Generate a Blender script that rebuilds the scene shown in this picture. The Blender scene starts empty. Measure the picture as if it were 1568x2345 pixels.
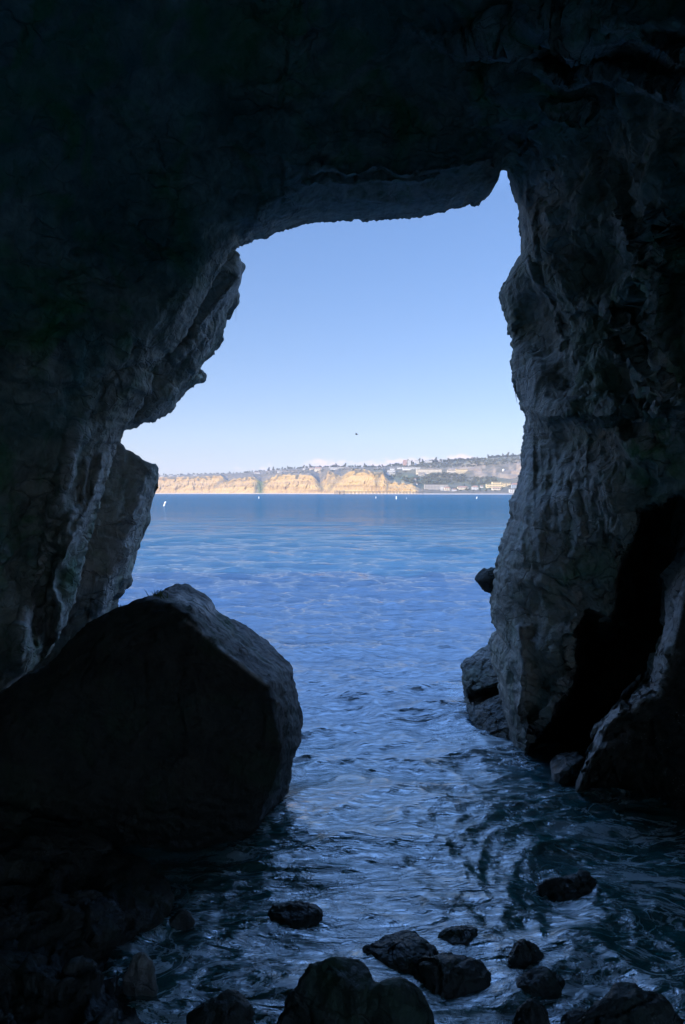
import bpy, math, random
import numpy as np
from mathutils import Vector

# ------------------------------------------------------------------ camera, sky, sun, exposure
sc = bpy.context.scene
C = sc.collection
F = 1693.0                      # focal length in units of the 1568 x 2345 picture
CAMZ = 4.0
PITCH = math.atan((1172 - 1129.2) / F)
cam_d = bpy.data.cameras.new('camera')
cam_d.sensor_fit = 'VERTICAL'; cam_d.sensor_height = 36.0; cam_d.lens = 36.0 * F / 2345.0
cam_d.clip_start = 0.05; cam_d.clip_end = 60000
cam = bpy.data.objects.new('camera', cam_d); C.objects.link(cam)
cam.location = (0, 0, CAMZ); cam.rotation_euler = (math.radians(90) - PITCH, 0, 0)
sc.camera = cam

SUN_EL, SUN_AZ = math.radians(24), math.radians(232)   # azimuth clockwise from +Y (view direction): behind and to the left
W = bpy.data.worlds.new('World'); sc.world = W; W.use_nodes = True
wn, wl = W.node_tree.nodes, W.node_tree.links
for n in list(wn): wn.remove(n)
wo = wn.new('ShaderNodeOutputWorld'); bg = wn.new('ShaderNodeBackground')
sky = wn.new('ShaderNodeTexSky'); sky.sky_type = 'NISHITA'; sky.sun_disc = False
sky.sun_elevation = SUN_EL; sky.sun_rotation = SUN_AZ
sky.altitude = 0; sky.air_density = 1.0; sky.dust_density = 0.4; sky.ozone_density = 2.0
bg.inputs['Strength'].default_value = 0.14
# low cumulus banks over the hills, placed by compass direction
tc = wn.new('ShaderNodeTexCoord')
nz = wn.new('ShaderNodeTexNoise'); nz.inputs['Scale'].default_value = 95; nz.inputs['Detail'].default_value = 7
mp = wn.new('ShaderNodeMapping'); mp.inputs['Scale'].default_value = (1, 1, 1.8)
wl.new(tc.outputs['Generated'], mp.inputs['Vector']); wl.new(mp.outputs[0], nz.inputs['Vector'])
def M_(op, a, b=None, nodes=wn, links=wl, clamp=False):
    m = nodes.new('ShaderNodeMath'); m.operation = op; m.use_clamp = clamp
    for i, x in enumerate((a, b)):
        if x is None: continue
        if isinstance(x, (int, float)): m.inputs[i].default_value = x
        else: links.new(x, m.inputs[i])
    return m.outputs[0]
blob = None
for (cu, cv, ru, rv, am) in ((612,1071,17,10,.6), (735,1062,22,9,.95), (770,1062,34,8,.8), (700,1066,18,7,.5), (930,1056,50,6,1.), (955,1052,40,5,.8), (1058,1049,25,7,1.25),
                             (845,1062,60,7,.7), (560,1074,30,6,.35), (400,1078,60,6,.25), (1300,1035,60,12,.9), (-100,1060,120,12,.9), (1020,1054,30,5,.6)):
    d = Vector(((cu-784)/F, 1, (1129.2-cv)/F)); 
    vm = wn.new('ShaderNodeVectorMath'); vm.operation = 'SUBTRACT'; wl.new(tc.outputs['Generated'], vm.inputs[0])
    vm.inputs[1].default_value = d.normalized()
    v2 = wn.new('ShaderNodeVectorMath'); v2.operation = 'MULTIPLY'; wl.new(vm.outputs[0], v2.inputs[0])
    v2.inputs[1].default_value = (F/ru*.8, F/ru*.8, F/rv*.7)
    v3 = wn.new('ShaderNodeVectorMath'); v3.operation = 'LENGTH'; wl.new(v2.outputs[0], v3.inputs[0])
    g = M_('MULTIPLY', M_('SUBTRACT', 1.45, v3.outputs['Value'], clamp=True), am)
    blob = g if blob is None else M_('MAXIMUM', blob, g)
dens = M_('MULTIPLY', M_('SUBTRACT', M_('ADD', blob, M_('MULTIPLY', M_('SUBTRACT', nz.outputs['Fac'], .5), 2.2)), .33), 1.6, clamp=True)
dens = M_('MULTIPLY', dens, M_('MULTIPLY', blob, 3.0, clamp=True), clamp=True)
tint = wn.new('ShaderNodeMix'); tint.data_type = 'RGBA'; tint.blend_type = 'MULTIPLY'; tint.inputs['Factor'].default_value = 1
gm = wn.new('ShaderNodeGamma'); gm.inputs['Gamma'].default_value = 0.6; wl.new(sky.outputs[0], gm.inputs['Color'])
hs = wn.new('ShaderNodeHueSaturation'); hs.inputs['Saturation'].default_value = 1.5; wl.new(gm.outputs[0], hs.inputs['Color'])
wl.new(hs.outputs[0], tint.inputs['A']); tint.inputs['B'].default_value = (.49, .497, .635, 1)
sz = wn.new('ShaderNodeSeparateXYZ'); wl.new(tc.outputs['Generated'], sz.inputs[0])
hi = wn.new('ShaderNodeMapRange'); hi.interpolation_type = 'SMOOTHSTEP'; wl.new(sz.outputs['Z'], hi.inputs['Value'])
hi.inputs['From Min'].default_value = .36; hi.inputs['From Max'].default_value = .56; hi.inputs['To Min'].default_value = 1; hi.inputs['To Max'].default_value = 4.6
up = wn.new('ShaderNodeVectorMath'); up.operation = 'SCALE'; wl.new(tint.outputs['Result'], up.inputs[0]); wl.new(hi.outputs[0], up.inputs['Scale'])
mx = wn.new('ShaderNodeMix'); mx.data_type = 'RGBA'
wl.new(M_('MULTIPLY', dens, 0.8), mx.inputs['Factor']); wl.new(up.outputs[0], mx.inputs['A']); mx.inputs['B'].default_value = (2.3, 1.9, 2.05, 1)
wl.new(mx.outputs['Result'], bg.inputs['Color']); wl.new(bg.outputs[0], wo.inputs[0])

sl = bpy.data.lights.new('sun', 'SUN'); sl.energy = 2.0; sl.angle = math.radians(0.5); sl.color = (1, 0.88, 0.67)
so = bpy.data.objects.new('sun', sl); C.objects.link(so)
sd = Vector((math.sin(SUN_AZ)*math.cos(SUN_EL), math.cos(SUN_AZ)*math.cos(SUN_EL), math.sin(SUN_EL)))
so.rotation_euler = (-sd).to_track_quat('-Z', 'Y').to_euler()
sc.view_settings.view_transform = 'Standard'; sc.view_settings.look = 'None'
sc.view_settings.exposure = 1.93; sc.view_settings.gamma = 1
sc.cycles.max_bounces = 10; sc.cycles.diffuse_bounces = 8; sc.cycles.glossy_bounces = 3; sc.cycles.volume_bounces = 0
sc.cycles.caustics_reflective = False; sc.cycles.caustics_refractive = False

# ------------------------------------------------------------------ helpers
cp_, sp_ = math.cos(PITCH), math.sin(PITCH)
def P(u, v, Y):
    """point seen at picture position (u, v), at depth Y"""
    u, v, Y = np.broadcast_arrays(np.asarray(u, float), np.asarray(v, float), np.asarray(Y, float))
    x = (u-784)/F; z = (1172.5-v)/F
    dy = cp_ + z*sp_; dz = -sp_ + z*cp_
    return np.stack([x/dy*Y, Y, CAMZ + dz/dy*Y], -1)
def smooth(a, b, x):
    t = np.clip((x-a)/(b-a), 0, 1); return t*t*(3-2*t)
_rs = np.random.RandomState(7)
_perm = np.concatenate([_rs.permutation(256)]*3)
_g = _rs.normal(size=(256, 3)); _g /= np.linalg.norm(_g, axis=1)[:, None]
def perlin(p):
    p = np.asarray(p, float); i = np.floor(p).astype(np.int64); f = p - i; i &= 255
    w = f*f*f*(f*(f*6-15)+10)
    out = np.zeros(p.shape[:-1])
    for dx in (0, 1):
        for dy in (0, 1):
            for dz in (0, 1):
                h = _perm[_perm[_perm[(i[..., 0]+dx) & 255] + ((i[..., 1]+dy) & 255)] + ((i[..., 2]+dz) & 255)]
                g = _g[h]
                d = g[..., 0]*(f[..., 0]-dx) + g[..., 1]*(f[..., 1]-dy) + g[..., 2]*(f[..., 2]-dz)
                out += d*(w[..., 0] if dx else 1-w[..., 0])*(w[..., 1] if dy else 1-w[..., 1])*(w[..., 2] if dz else 1-w[..., 2])
    return out*1.5
def fbm(p, o=5, gain=.5, ridged=False):
    s = 0; a = 1; t = 0; p = np.asarray(p, float)
    for k in range(o):
        n = perlin(p + 17.3*k); n = (1-2*np.abs(n)) if ridged else n
        s = s + a*n; t += a; a *= gain; p = p*2.03
    return s/t
def blocks(p, seed=0, tilt=.5):
    """broken-rock relief: each cell of a jittered lattice is a tilted flat face"""
    p = np.asarray(p, float)+seed*13.7; i = np.floor(p).astype(np.int64); best = np.full(p.shape[:-1], 9.); out = np.zeros(p.shape[:-1]); sec = best.copy()
    tab_ = np.random.RandomState(100+seed).rand(256, 7)
    for dx in (-1, 0, 1):
        for dy in (-1, 0, 1):
            for dz in (-1, 0, 1):
                c = i+np.array([dx, dy, dz]); h = _perm[_perm[_perm[c[..., 0] & 255]+(c[..., 1] & 255)]+(c[..., 2] & 255)]
                t = tab_[h]; d = p-c-t[..., :3]; q = (d*d).sum(-1)
                v = (t[..., 3]-.5)+tilt*2*((t[..., 4:7]-.5)*d).sum(-1)
                m = q < best; sec = np.where(m, best, np.minimum(sec, q)); out = np.where(m, v, out); best = np.where(m, q, best)
    edge = np.sqrt(sec)-np.sqrt(best)
    return out*1.0-.12*np.exp(-(edge/.05)**2)
def poly_dist(u, v, pts):
    """signed distance to an open polyline (+ on the right-hand side when walking along it on the picture), and arc parameter"""
    u = np.asarray(u, float); v = np.asarray(v, float)
    best = np.full(u.shape, 1e9); sg = np.ones(u.shape); ar = np.zeros(u.shape); L = 0
    for (a, b), (c, d) in zip(pts[:-1], pts[1:]):
        ex, ey = c-a, d-b; l2 = ex*ex+ey*ey
        t = np.clip(((u-a)*ex+(v-b)*ey)/l2, 0, 1)
        dx, dy = u-a-t*ex, v-b-t*ey; dd = np.hypot(dx, dy)
        m = dd < best - 1e-9
        best = np.where(m, dd, best); sg = np.where(m, np.sign(ex*dy-ey*dx), sg); ar = np.where(m, L+t*math.sqrt(l2), ar)
        L += math.sqrt(l2)
    return best*sg, ar
def inside(u, v, pts):
    u = np.asarray(u, float); v = np.asarray(v, float); r = np.zeros(u.shape, bool)
    n = len(pts)
    for i in range(n):
        (a, b), (c, d) = pts[i], pts[(i+1) % n]
        m = ((b > v) != (d > v)) & (u < (c-a)*(v-b)/((d-b) if d != b else 1e-9)+a)
        r ^= m
    return r
def poly_in(u, v, pts):
    d, _ = poly_dist(u, v, list(pts)+[pts[0]]); d = np.abs(d)
    return np.where(inside(u, v, pts), d, -d)
def tag(o, label=None, cat=None, group=None, kind=None):
    if label: o['label'] = label
    if cat: o['category'] = cat
    if group: o['group'] = group
    if kind: o['kind'] = kind
    return o
def mesh_np(name, V, faces, mat, parent=None, smooth_=True, attrs=None):
    """V (n,3); faces: (m,4) array of quads, or a list of faces"""
    me = bpy.data.meshes.new(name)
    V = np.asarray(V, float)
    if isinstance(faces, np.ndarray):
        me.vertices.add(len(V)); me.vertices.foreach_set('co', V.astype(np.float32).ravel())
        m, k = faces.shape
        me.loops.add(m*k); me.loops.foreach_set('vertex_index', faces.astype(np.int32).ravel())
        me.polygons.add(m); me.polygons.foreach_set('loop_start', np.arange(0, m*k, k, dtype=np.int32))
        me.update(calc_edges=True)
    else:
        me.from_pydata([tuple(x) for x in V], [], [tuple(int(q) for q in f) for f in faces])
    me.validate()
    if smooth_: me.polygons.foreach_set('use_smooth', np.ones(len(me.polygons), bool))
    for k, a in (attrs or {}).items():
        at = me.attributes.new(k, 'FLOAT', 'POINT'); at.data.foreach_set('value', np.asarray(a, np.float32).ravel())
    me.materials.append(mat)
    o = bpy.data.objects.new(name, me); C.objects.link(o)
    if parent: o.parent = parent
    return o
def grid_faces(n, m, close_n=False):
    i = np.arange(n if close_n else n-1); j = np.arange(m-1)
    I, J = np.meshgrid(i, j, indexing='ij'); I2 = (I+1) % n
    return np.stack([I*m+J, I2*m+J, I2*m+J+1, I*m+J+1], -1).reshape(-1, 4)
def empty(name, loc, rz=0):
    o = bpy.data.objects.new(name, None); C.objects.link(o); o.location = loc; o.rotation_euler = (0, 0, rz); return o
def grid_normals(G, close=False):
    if close: a = np.roll(G, -1, 0)-np.roll(G, 1, 0)
    else: a = np.gradient(G, axis=0)
    b = np.gradient(G, axis=1)
    n = np.cross(a, b); n /= np.maximum(np.linalg.norm(n, axis=-1, keepdims=True), 1e-9); return n
def catmull(Kp, counts):
    """Kp (N,K,3) control rings; counts: samples in each of the K-1 spans -> (N,M,3)"""
    out = []; K = Kp.shape[1]
    for k in range(K-1):
        p1, p2 = Kp[:, k], Kp[:, k+1]
        p0 = Kp[:, k-1] if k else 2*p1-p2
        p3 = Kp[:, k+2] if k+2 < K else 2*p2-p1
        d1 = np.linalg.norm(p2-p1, axis=-1, keepdims=True)+1e-6
        d0 = np.linalg.norm(p1-p0, axis=-1, keepdims=True)+1e-6; d2 = np.linalg.norm(p3-p2, axis=-1, keepdims=True)+1e-6
        m1 = d1*((p1-p0)/d0*d1+(p2-p1)/d1*d0)/(d0+d1); m2 = d1*((p2-p1)/d1*d2+(p3-p2)/d2*d1)/(d1+d2)
        n = counts[k]
        for t in np.arange(n)/n:
            out.append((2*t**3-3*t**2+1)*p1+(t**3-2*t*t+t)*m1+(-2*t**3+3*t*t)*p2+(t**3-t*t)*m2)
    out.append(Kp[:, -1]); return np.stack(out, 1)

# ------------------------------------------------------------------ materials
def new_mat(name):
    m = bpy.data.materials.new(name); m.use_nodes = True
    nt = m.node_tree; b = nt.nodes['Principled BSDF']; return m, nt.nodes, nt.links, b
def simple(name, col, rough=.7, metal=0, noise=0.12, scale=3):
    m, n, l, b = new_mat(name); b.inputs['Roughness'].default_value = rough; b.inputs['Metallic'].default_value = metal
    t = n.new('ShaderNodeTexCoord'); z = n.new('ShaderNodeTexNoise'); z.inputs['Scale'].default_value = scale; z.inputs['Detail'].default_value = 4
    l.new(t.outputs['Object'], z.inputs['Vector'])
    x = n.new('ShaderNodeMix'); x.data_type = 'RGBA'; l.new(z.outputs['Fac'], x.inputs['Factor'])
    x.inputs['A'].default_value = tuple(c*(1-noise*2) for c in col)+(1,); x.inputs['B'].default_value = tuple(min(1, c*(1+noise*2)) for c in col)+(1,)
    l.new(x.outputs['Result'], b.inputs['Base Color']); return m
def ramp(n, l, src, stops):
    r = n.new('ShaderNodeValToRGB'); l.new(src, r.inputs[0]); e = r.color_ramp.elements
    while len(e) < len(stops): e.new(.5)
    for q, (p_, c) in zip(e, stops):
        q.position = p_; q.color = tuple(c)+(1,) if len(c) == 3 else c
    return r.outputs[0]
def mixc(n, l, f, a, b, blend='MIX'):
    x = n.new('ShaderNodeMix'); x.data_type = 'RGBA'; x.blend_type = blend
    for s, k in ((f, 'Factor'), (a, 'A'), (b, 'B')):
        if isinstance(s, (int, float)): x.inputs[k].default_value = s
        elif isinstance(s, tuple): x.inputs[k].default_value = s+(1,) if len(s) == 3 else s
        else: l.new(s, x.inputs[k])
    return x.outputs['Result']
def rock_material(name, base=1.0, algae_shade_tint=.5, pits=0.0, crack=.03, barnacles=1, gloss=.45, crust_light_gain=4.5):
    m, n, l, b = new_mat(name)
    t = n.new('ShaderNodeTexCoord')
    def noise(scale, detail=6, vec=(1, 1, 1), rough=.55, dist=0, src=None):
        mp = n.new('ShaderNodeMapping'); mp.inputs['Scale'].default_value = vec; l.new(src or t.outputs['Object'], mp.inputs['Vector'])
        z = n.new('ShaderNodeTexNoise'); z.inputs['Scale'].default_value = scale; z.inputs['Detail'].default_value = detail
        z.inputs['Roughness'].default_value = rough; z.inputs['Distortion'].default_value = dist
        l.new(mp.outputs[0], z.inputs['Vector']); return z.outputs['Fac']
    big = noise(.7, 5, dist=.6); mid = noise(3.2, 7, dist=.5); fine = noise(17, 6, rough=.7); flute = noise(5, 5, (1.6, 1.6, .28), dist=.4)
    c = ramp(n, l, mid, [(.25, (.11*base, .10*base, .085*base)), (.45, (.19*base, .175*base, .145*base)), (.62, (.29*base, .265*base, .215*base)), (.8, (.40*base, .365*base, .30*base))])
    c = mixc(n, l, M_('MULTIPLY', M_('SUBTRACT', flute, .42, n, l, True), 1.6, n, l, True), c, (.34*base, .315*base, .265*base))
    # algae film in damp patches, and a teal shadow tint mixed into the colour
    al = M_('MULTIPLY', M_('SUBTRACT', noise(.85, 6, dist=1.2), .5, n, l), 5.0, n, l, True)
    ag = n.new('ShaderNodeAttribute'); ag.attribute_name = 'algae_shade_tint'
    al = M_('MULTIPLY', al, M_('ADD', ag.outputs['Fac'], algae_shade_tint*.35, n, l, True), n, l, True)
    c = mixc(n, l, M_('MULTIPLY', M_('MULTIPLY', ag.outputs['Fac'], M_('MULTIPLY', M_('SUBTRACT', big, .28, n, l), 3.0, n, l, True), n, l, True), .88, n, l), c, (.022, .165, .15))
    c = mixc(n, l, M_('MULTIPLY', al, .75, n, l), c, (.05, .29, .07))
    # painted light on ridges and rim, and pale mineral crust
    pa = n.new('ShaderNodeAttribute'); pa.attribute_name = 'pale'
    crust_light = M_('MULTIPLY', pa.outputs['Fac'], M_('MULTIPLY', M_('SUBTRACT', noise(4.5, 7, rough=.65, dist=.8), .36, n, l), crust_light_gain, n, l, True), n, l, True)
    c = mixc(n, l, crust_light, c, (.62, .58, .54))
    # tide band: dark weed and wet rock near the water, speckled with barnacles above it
    sx = n.new('ShaderNodeSeparateXYZ'); ge = n.new('ShaderNodeNewGeometry'); l.new(ge.outputs['Position'], sx.inputs[0])
    zz = M_('ADD', sx.outputs['Z'], M_('MULTIPLY', mid, 1.4, n, l), n, l)
    wet = M_('SUBTRACT', 1.0, M_('MULTIPLY', M_('SUBTRACT', zz, .85, n, l), 1.3, n, l, True), n, l, True)
    c = mixc(n, l, M_('MULTIPLY', wet, .7, n, l), c, (.035, .04, .032))
    vo = n.new('ShaderNodeTexVoronoi'); vo.inputs['Scale'].default_value = 26; l.new(t.outputs['Object'], vo.inputs['Vector'])
    barn = M_('MULTIPLY', M_('LESS_THAN', vo.outputs['Distance'], .22, n, l), M_('MULTIPLY', M_('SUBTRACT', noise(3, 3), .48, n, l), 6, n, l, True), n, l)
    band = M_('MULTIPLY', M_('SUBTRACT', zz, .5, n, l, True), M_('SUBTRACT', 2.6, zz, n, l, True), n, l, True)
    c = mixc(n, l, M_('MULTIPLY', M_('MULTIPLY', barn, band, n, l), barnacles, n, l), c, (.5, .5, .47))
    c = mixc(n, l, M_('MULTIPLY', M_('SUBTRACT', fine, .5, n, l), 1.0, n, l, True), c, mixc(n, l, 1.0, c, (.35, .35, .36), 'MULTIPLY'))
    l.new(c, b.inputs['Base Color'])
    l.new(M_('SUBTRACT', .92, M_('MULTIPLY', wet, gloss, n, l), n, l), b.inputs['Roughness'])
    b.inputs['Specular IOR Level'].default_value = .35
    h = M_('ADD', M_('MULTIPLY', mid, .12, n, l), M_('MULTIPLY', fine, .022, n, l), n, l)
    h = M_('ADD', h, M_('MULTIPLY', flute, .025, n, l), n, l)
    ck = n.new('ShaderNodeTexVoronoi'); ck.feature = 'DISTANCE_TO_EDGE'; ck.inputs['Scale'].default_value = 1.7
    cm_ = n.new('ShaderNodeMapping'); cm_.inputs['Scale'].default_value = (1, 1, 1.9)
    dn = n.new('ShaderNodeTexNoise'); dn.inputs['Scale'].default_value = 2.4; dn.inputs['Detail'].default_value = 5; l.new(t.outputs['Object'], dn.inputs['Vector'])
    dv = n.new('ShaderNodeVectorMath'); dv.operation = 'MULTIPLY_ADD'; l.new(dn.outputs['Color'], dv.inputs[0]); dv.inputs[1].default_value = (.5, .5, .5); l.new(t.outputs['Object'], dv.inputs[2])
    l.new(dv.outputs[0], cm_.inputs['Vector']); l.new(cm_.outputs[0], ck.inputs['Vector'])
    h = M_('ADD', h, M_('MULTIPLY', M_('MULTIPLY', ck.outputs['Distance'], 22, n, l, True), M_('MULTIPLY', M_('SUBTRACT', noise(.9, 3), .42, n, l, True), crack*7, n, l), n, l), n, l)
    v2 = n.new('ShaderNodeTexVoronoi'); v2.inputs['Scale'].default_value = 7; v2.feature = 'SMOOTH_F1'
    nd = n.new('ShaderNodeMapping'); l.new(t.outputs['Object'], nd.inputs['Vector']); nd.inputs['Scale'].default_value = (1, .8, 1.5)
    l.new(nd.outputs[0], v2.inputs['Vector'])
    h = M_('ADD', h, M_('MULTIPLY', v2.outputs['Distance'], .035+pits, n, l), n, l)
    bp = n.new('ShaderNodeBump'); bp.inputs['Distance'].default_value = 1.0; bp.inputs['Strength'].default_value = .9
    l.new(h, bp.inputs['Height']); l.new(bp.outputs[0], b.inputs['Normal'])
    return m
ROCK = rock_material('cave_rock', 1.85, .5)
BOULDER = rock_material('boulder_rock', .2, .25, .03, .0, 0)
BUTT = rock_material('shaded_buttress_rock', .34, .2, .04, .03, 1, .45, 9)  # cave rock darkened so the colour carries the shade of the unlit face
ROCKB = rock_material('sea_worn_rock', .9, .3, .03)
STONE = rock_material('wet_stone_rock', .26, .3, 0, .01, .3, .68)

# ------------------------------------------------------------------ the cave: one shell round the camera with the mouth as its hole
R0 = [(533,569,12.4),(548,562,12.7),(565,556,12.9),(585,549,13),(604,545,13),(640,530,13),(665,520,13),(690,514,13),(720,509,13),(752,506,13),(790,505,13),(838,504,13),(842,507,13),(870,501,13),(905,498,13),(935,497,13),
 (960,495,12.9),(985,491,12.8),(1012,487,12.7),(1032,479,12.7),(1050,473,12.6),(1070,464,12.6),(1076,466,12.6),(1082,471,12.6),(1100,466,12.6),(1108,459,12.6),(1114,452,12.6),(1120,448,12.6),(1117,440,12.6),(1116,428,12.6),
 (1121,415,12.6),(1130,402,12.6),(1142,393,12.6),(1152,388,12.6),(1160,391,12.6),(1166,397,12.6),(1166,415,12.7),(1170,432,12.7),(1177,446,12.8),(1180,462,12.8),(1187,480,12.9),(1189,500,13),(1190,530,13),(1193,550,13),(1195,574,13),
 (1196,585,13),(1180,602,13.1),(1172,622,13.2),(1163,640,13.2),(1151,662,13.2),(1144,681,13.2),(1147,695,13.2),(1156,722,13.2),(1162,745,13.2),(1163,765,13.1),(1173,780,13),(1175,800,13),(1171,830,13),(1173,855,12.9),
 (1178,880,12.9),(1184,900,12.9),(1191,915,12.9),(1194,930,12.9),(1201,942,12.9),(1203,965,12.9),(1201,985,13),(1198,1015,13),(1194,1045,13),(1192,1085,12.9),(1187,1110,12.9),(1178,1132,12.8),(1169,1147,12.8),
 (1168,1165,12.8),(1169,1185,12.8),(1160,1208,12.7),(1149,1240,12.7),(1143,1268,12.7),(1139,1290,12.7),(1133,1310,12.7),(1131,1335,12.7),(1129,1359,12.7),(1124,1385,12.8),(1128,1420,12.8),(1136,1448,12.9),
 (1128,1452,13),(1123,1470,13),(1126,1500,12.9),(1138,1550,12.8),(1150,1610,12.6),(1170,1690,12.4),(1180,1863,12),(1000,1863,12),(760,1863,12),(500,1863,12),(250,1863,12),(80,1863,11.6),
 (40,1700,11.4),(14,1600,11.3),(22,1562,11.3),(66,1536,11.4),(108,1500,11.5),(150,1430,11.6),(175,1350,11.7),(196,1260,11.8),(222,1170,12),(238,1110,12),(250,1065,12.1),(262,1030,12.2),(268,1012,12.2),
 (276,998,12.2),(284,984,12.2),(293,970,12.2),(309,945,12.2),(323,923,12.2),(330,902,12.1),(341,899,12.1),(344,877,12.1),(347,858,12.1),(340,851,12.1),(359,832,12.1),(379,808,12.2),(393,804,12.2),
 (419,769,12.3),(441,728,12.3),(456,702,12.3),(465,681,12.3),(477,656,12.3),(492,629,12.3),(508,605,12.3),(521,580,12.3)]
R1 = [(560,486,11.7),(610,450,11.4),(690,405,11.2),(760,372,11.1),(850,358,11.1),(960,366,11.1),(1060,372,11.1),(1150,352,11.2),(1200,380,11.4),(1250,440,10.9),(1285,560,10.8),(1290,680,10.7),(1300,800,10.7),(1310,920,10.7),(1335,1000,10.6),
 (1350,1150,10.5),(1355,1300,10.5),(1340,1450,10.4),(1310,1600,10.7),(1260,1720,10.8),(1250,1967,10.5),(760,1967,10.5),(100,1967,10.5),(-120,1780,10.3),(-60,1600,10.5),(0,1450,10.7),(40,1330,10.8),(70,1230,10.9),(95,1130,11.1),
 (140,1030,11.2),(190,930,11.3),(240,850,11.3),(300,770,11.4),(360,690,11.4),(420,600,11.5),(480,530,11.6)]
R2 = [(420,230,10.4),(600,150,10.2),(760,120,10.1),(960,110,10),(1100,120,9.9),(1380,200,9.0),(1470,360,8.8),(1480,520,8.6),(1470,700,8.7),(1480,960,8.9),(1500,1200,9.2),(1480,1450,10.2),(1460,1700,10.4),(1380,2027,9.8),(760,2165,8.5),(50,2165,8.5),
 (-200,1750,9.2),(-170,1400,9.8),(-110,1150,10.1),(-50,950,10.3),(30,750,10.4),(120,560,10.5),(250,380,10.5)]
R3 = [(300,-260,8),(760,-330,7.8),(1250,-260,7.3),(1650,-60,6.9),(1820,300,6.7),(1850,700,6.7),(1850,1200,7.9),(1850,1600,8.2),(1700,2283,7.6),(760,2596,6),(-100,2596,6),(-600,1700,7),(-560,1300,7.8),(-480,900,8.2),(-300,400,8.3),(0,0,8.2)]
CC = (770.0, 1050.0)
def ring_by_theta(keys, th):
    k = np.array(keys, float); a = np.unwrap(np.arctan2(k[:, 1]-CC[1], k[:, 0]-CC[0]))
    o = np.argsort(a % (2*np.pi)); a = (a % (2*np.pi))[o]; k = k[o]
    a3 = np.concatenate([a-2*np.pi, a, a+2*np.pi]); k3 = np.concatenate([k, k, k])
    t = th % (2*np.pi)
    return np.stack([np.interp(t, a3, k3[:, i]) for i in range(3)], -1)
def csmooth(a, w):
    k = np.hanning(2*w+1); k /= k.sum()
    return np.stack([np.convolve(np.concatenate([c[-w:], c, c[:w]]), k, 'valid') for c in a.T], -1)
r0 = np.array(R0, float); r0c = np.vstack([r0, r0[:1]])
seg = np.hypot(*np.diff(r0c[:, :2], axis=0).T); wgt = np.where(r0[:, 1] > 1700, .35, 1.0); cl = np.concatenate([[0], np.cumsum(seg*wgt)])
NA = 1500
s = np.linspace(0, cl[-1], NA, endpoint=False)
ring0 = np.stack([np.interp(s, cl, r0c[:, i]) for i in range(3)], -1)
ja = 6.28318*np.arange(NA)/NA; jp = np.stack([np.cos(ja)*24, np.sin(ja)*24, 0*ja], -1)
jn = np.stack([perlin(jp*1.6), perlin(jp*1.6+50)], -1)*3.2+np.stack([perlin(jp*4), perlin(jp*4+50)], -1)*1.8
ring0[:, :2] += jn
th = np.unwrap(np.arctan2(ring0[:, 1]-CC[1], ring0[:, 0]-CC[0]))
th = np.maximum.accumulate(th); th = (csmooth((th-np.linspace(0, 2*np.pi, NA, endpoint=False))[:, None], 14)[:, 0]+np.linspace(0, 2*np.pi, NA, endpoint=False))
rings = [csmooth(ring_by_theta(k, th), w) for k, w in ((R1, 12), (R2, 25), (R3, 40))]
A = P(*ring0.T)
B = [P(*r.T) for r in rings]
def box_ring(th, hw, zt, zb, y):
    c, s_ = np.cos(th), np.sin(th)      # picture angle: s_>0 is down
    up = np.where(s_ < 0, (zt-4)/np.maximum(-s_, 1e-6), (4-zb)/np.maximum(s_, 1e-6)); sd_ = hw/np.maximum(np.abs(c), 1e-6)
    m = (up**-6+sd_**-6)**(-1/6.)
    return np.stack([c*m, np.full_like(c, y), 4-s_*m], -1)
ctr = np.array([0, 0, 4.6])
E1 = A.copy(); tg = csmooth(np.roll(A, -6, 0)-np.roll(A, 6, 0), 10); d_ = np.stack([tg[:, 2], 0*tg[:, 0], -tg[:, 0]], -1)
d_ *= np.sign((d_*(A-np.array([0, 12.7, 4.6]))).sum(1).mean()); d_ /= np.linalg.norm(d_, axis=1)[:, None]+1e-6
ry = A-np.array([0, 0, CAMZ]); ry /= np.linalg.norm(ry, axis=1)[:, None]
E1 = A+ry*.7+d_*.07
rd_ = A-np.array([0, 0, 4.6]); rd_[:, 1] = 0; rd_ /= np.linalg.norm(rd_, axis=1)[:, None]
E2 = csmooth(A, 50)+rd_*2.8; E2[:, 1] += 2.6
E3 = box_ring(th, 46, 14, -4, 16.5); E4 = box_ring(th, 50, 15.5, -5, 10); E5 = box_ring(th, 50, 16, -5, 5)
K = np.stack([E5, E4, E3, E2, E1, A, B[0], B[1], B[2], box_ring(th, 7.2, 12.5, -1.3, 0), box_ring(th, 6.5, 10, -1.3, -8), box_ring(th, .3, 4.3, 3.7, -11.5)], 1)
cnt = [2, 4, 14, 10, 8, 80, 110, 60, 14, 6, 4]
G = catmull(K, cnt)
iA = sum(cnt[:5])
GM = G.shape[1]
# picture coordinates of every point in front of the camera, for sculpting
def to_uv(G):
    Y = np.maximum(G[..., 1], .3); x = G[..., 0]; z = G[..., 2]-CAMZ
    yc = Y*cp_-z*sp_; zc = Y*sp_+z*cp_; yc = np.maximum(yc, .2)
    return 784+F*x/yc, 1172.5-F*zc/yc
U, V_ = to_uv(G)
col = np.broadcast_to(np.arange(GM)[None, :], U.shape)
front = ((G[..., 1] > 4) & (col >= iA)).astype(float)
inner = smooth(iA, iA+22, col.astype(float))          # 0 on the lip
wob = 14*perlin(np.stack([U/60, V_/60, 0*U], -1))+6*perlin(np.stack([U/20, V_/20, 0*U+5], -1))
Uw, Vw = U+wob, V_+wob*.7
dY = np.zeros_like(U)
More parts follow.
